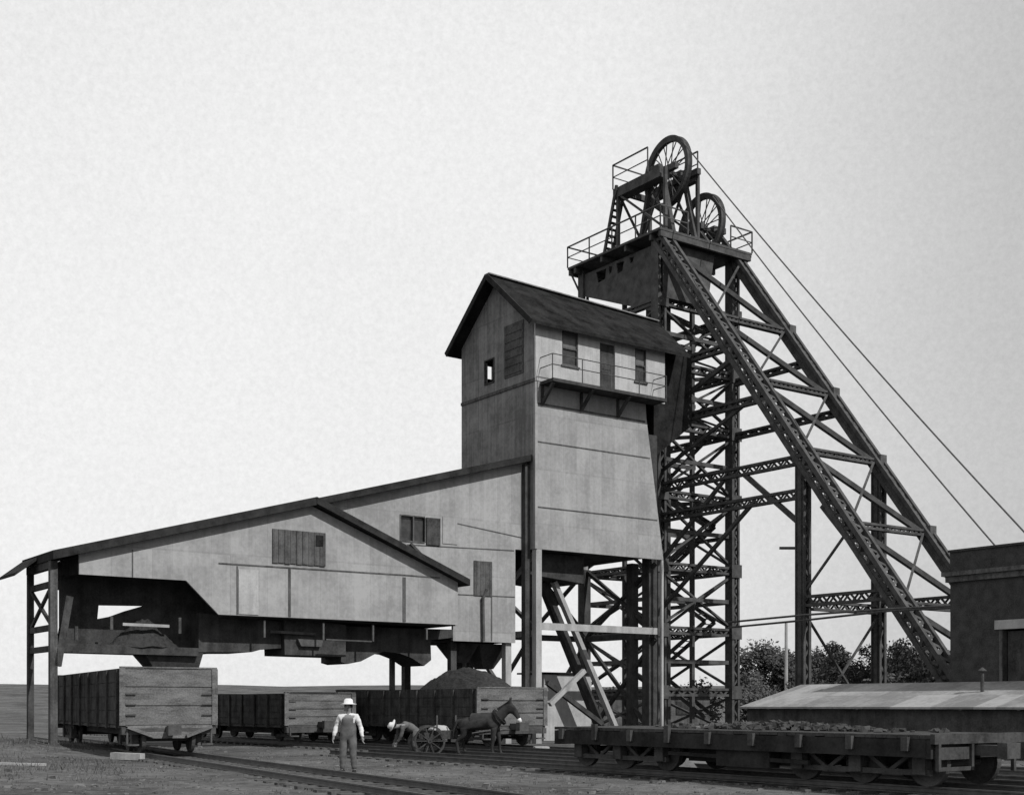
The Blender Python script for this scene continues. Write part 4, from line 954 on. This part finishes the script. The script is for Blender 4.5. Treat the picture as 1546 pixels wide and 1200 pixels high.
o = mb.build('sack', 'timber', None, True, (.05, 0, .62)); o.location = Matrix.Translation(t.o.location) @ Matrix.Rotation(R(8), 4, 'Z') @ Vector((.05, 0, .62)); o.rotation_euler = (0, 0, R(8)); tag(o, 'pale full sack lying in the two-wheeled cart', 'sack')
def mule(label, loc, rz):
    t = T('mule', label, 'mule', loc, rz); pts, rads, edges, ix = [], [], [], {}
    def P(k, v, r): ix[k] = len(pts); pts.append(v); rads.append(r)
    def E(*ks):
        for a, b in zip(ks[:-1], ks[1:]): edges.append((ix[a], ix[b]))
    P('mid', (0, 0, 1.02), (.25, .27)); P('sho', (.42, 0, 1.06), (.22, .27)); P('rum', (-.46, 0, 1.06), (.24, .25)); P('tai', (-.68, 0, 1.05), .06); P('ta2', (-.78, 0, .8), .04); P('ta3', (-.8, 0, .5), .05)
    P('nk0', (.62, 0, 1.2), (.13, .18)); P('nk1', (.82, 0, 1.4), (.1, .14)); P('pol', (.95, 0, 1.5), (.09, .1)); P('che', (1.05, 0, 1.37), (.09, .11)); P('nos', (1.17, 0, 1.17), (.06, .07)); P('muz', (1.22, 0, 1.07), (.055, .055))
    E('mid', 'sho', 'nk0', 'nk1', 'pol', 'che', 'nos', 'muz'); E('mid', 'rum', 'tai', 'ta2', 'ta3')
    for s in (1, -1):
        P('ea%d' % s, (.93, s*.07, 1.62), .03); P('eb%d' % s, (.95, s*.1, 1.76), .014); E('pol', 'ea%d' % s, 'eb%d' % s)
        dx = .06*s
        P('f0%d' % s, (.48, s*.16, .85), .11); P('f1%d' % s, (.5+dx, s*.16, .52), .06); P('f2%d' % s, (.5+dx*1.4, s*.16, .2), .04); P('f3%d' % s, (.54+dx*1.4, s*.16, .07), .055); E('sho', 'f0%d' % s, 'f1%d' % s, 'f2%d' % s, 'f3%d' % s)
        P('h0%d' % s, (-.44, s*.16, .82), .14); P('h1%d' % s, (-.38+dx, s*.16, .64), .09); P('h2%d' % s, (-.6+dx, s*.16, .45), .055); P('h3%d' % s, (-.57+dx, s*.16, .2), .04); P('h4%d' % s, (-.52+dx, s*.16, .07), .055); E('rum', 'h0%d' % s, 'h1%d' % s, 'h2%d' % s, 'h3%d' % s, 'h4%d' % s)
    skin_mesh(pts, edges, rads, 'body', 'hide', t.o, 0, 2); t.o.scale = (1.08,)*3
    m = MB()
    for s in (1, -1):
        for x in (.55+.06*s*1.4, -.51+.06*s): m.tube([(x, s*.16, 0), (x-.01, s*.16, .09)], [.07, .055], 8)
    for h_ in range(4):
        s = (1, -1)[h_ % 2]; x = (.55+.06*s*1.4) if h_ < 2 else (-.51+.06*s); MB().tube([(x, s*.16, 0), (x-.01, s*.16, .09)], [.07, .058], 8).build('hoof', 'hair', t.o, True, (0, 0, 0))
    MB().lathe((1.215, 0, 1.07), (.45, 0, -.9), (0, 1, 0), [(.01, .07), (.05, .06), (.066, .0), (.066, -.06), (.01, -.05)], 12).build('muzzle', 'shirt', t.o, True, (0, 0, 0))
    MB().lathe((.6, 0, 1.17), (.55, 0, .45), (0, 1, 0), [(.22, -.04), (.27, -.04), (.28, .04), (.22, .04)], 20).build('collar', 'hair', t.o, False, (0, 0, 0))
    MB().beam((.55, 0, 1.38), (.93, 0, 1.62), .04, .1).build('mane', 'hair', t.o, False, (0, 0, 0))
p = at(724, 1147, 41.2)
mule('dark mule with a pale muzzle standing by the end of the heaped coal car', (p.x, p.y, hgt(p.x, p.y)), R(-12))
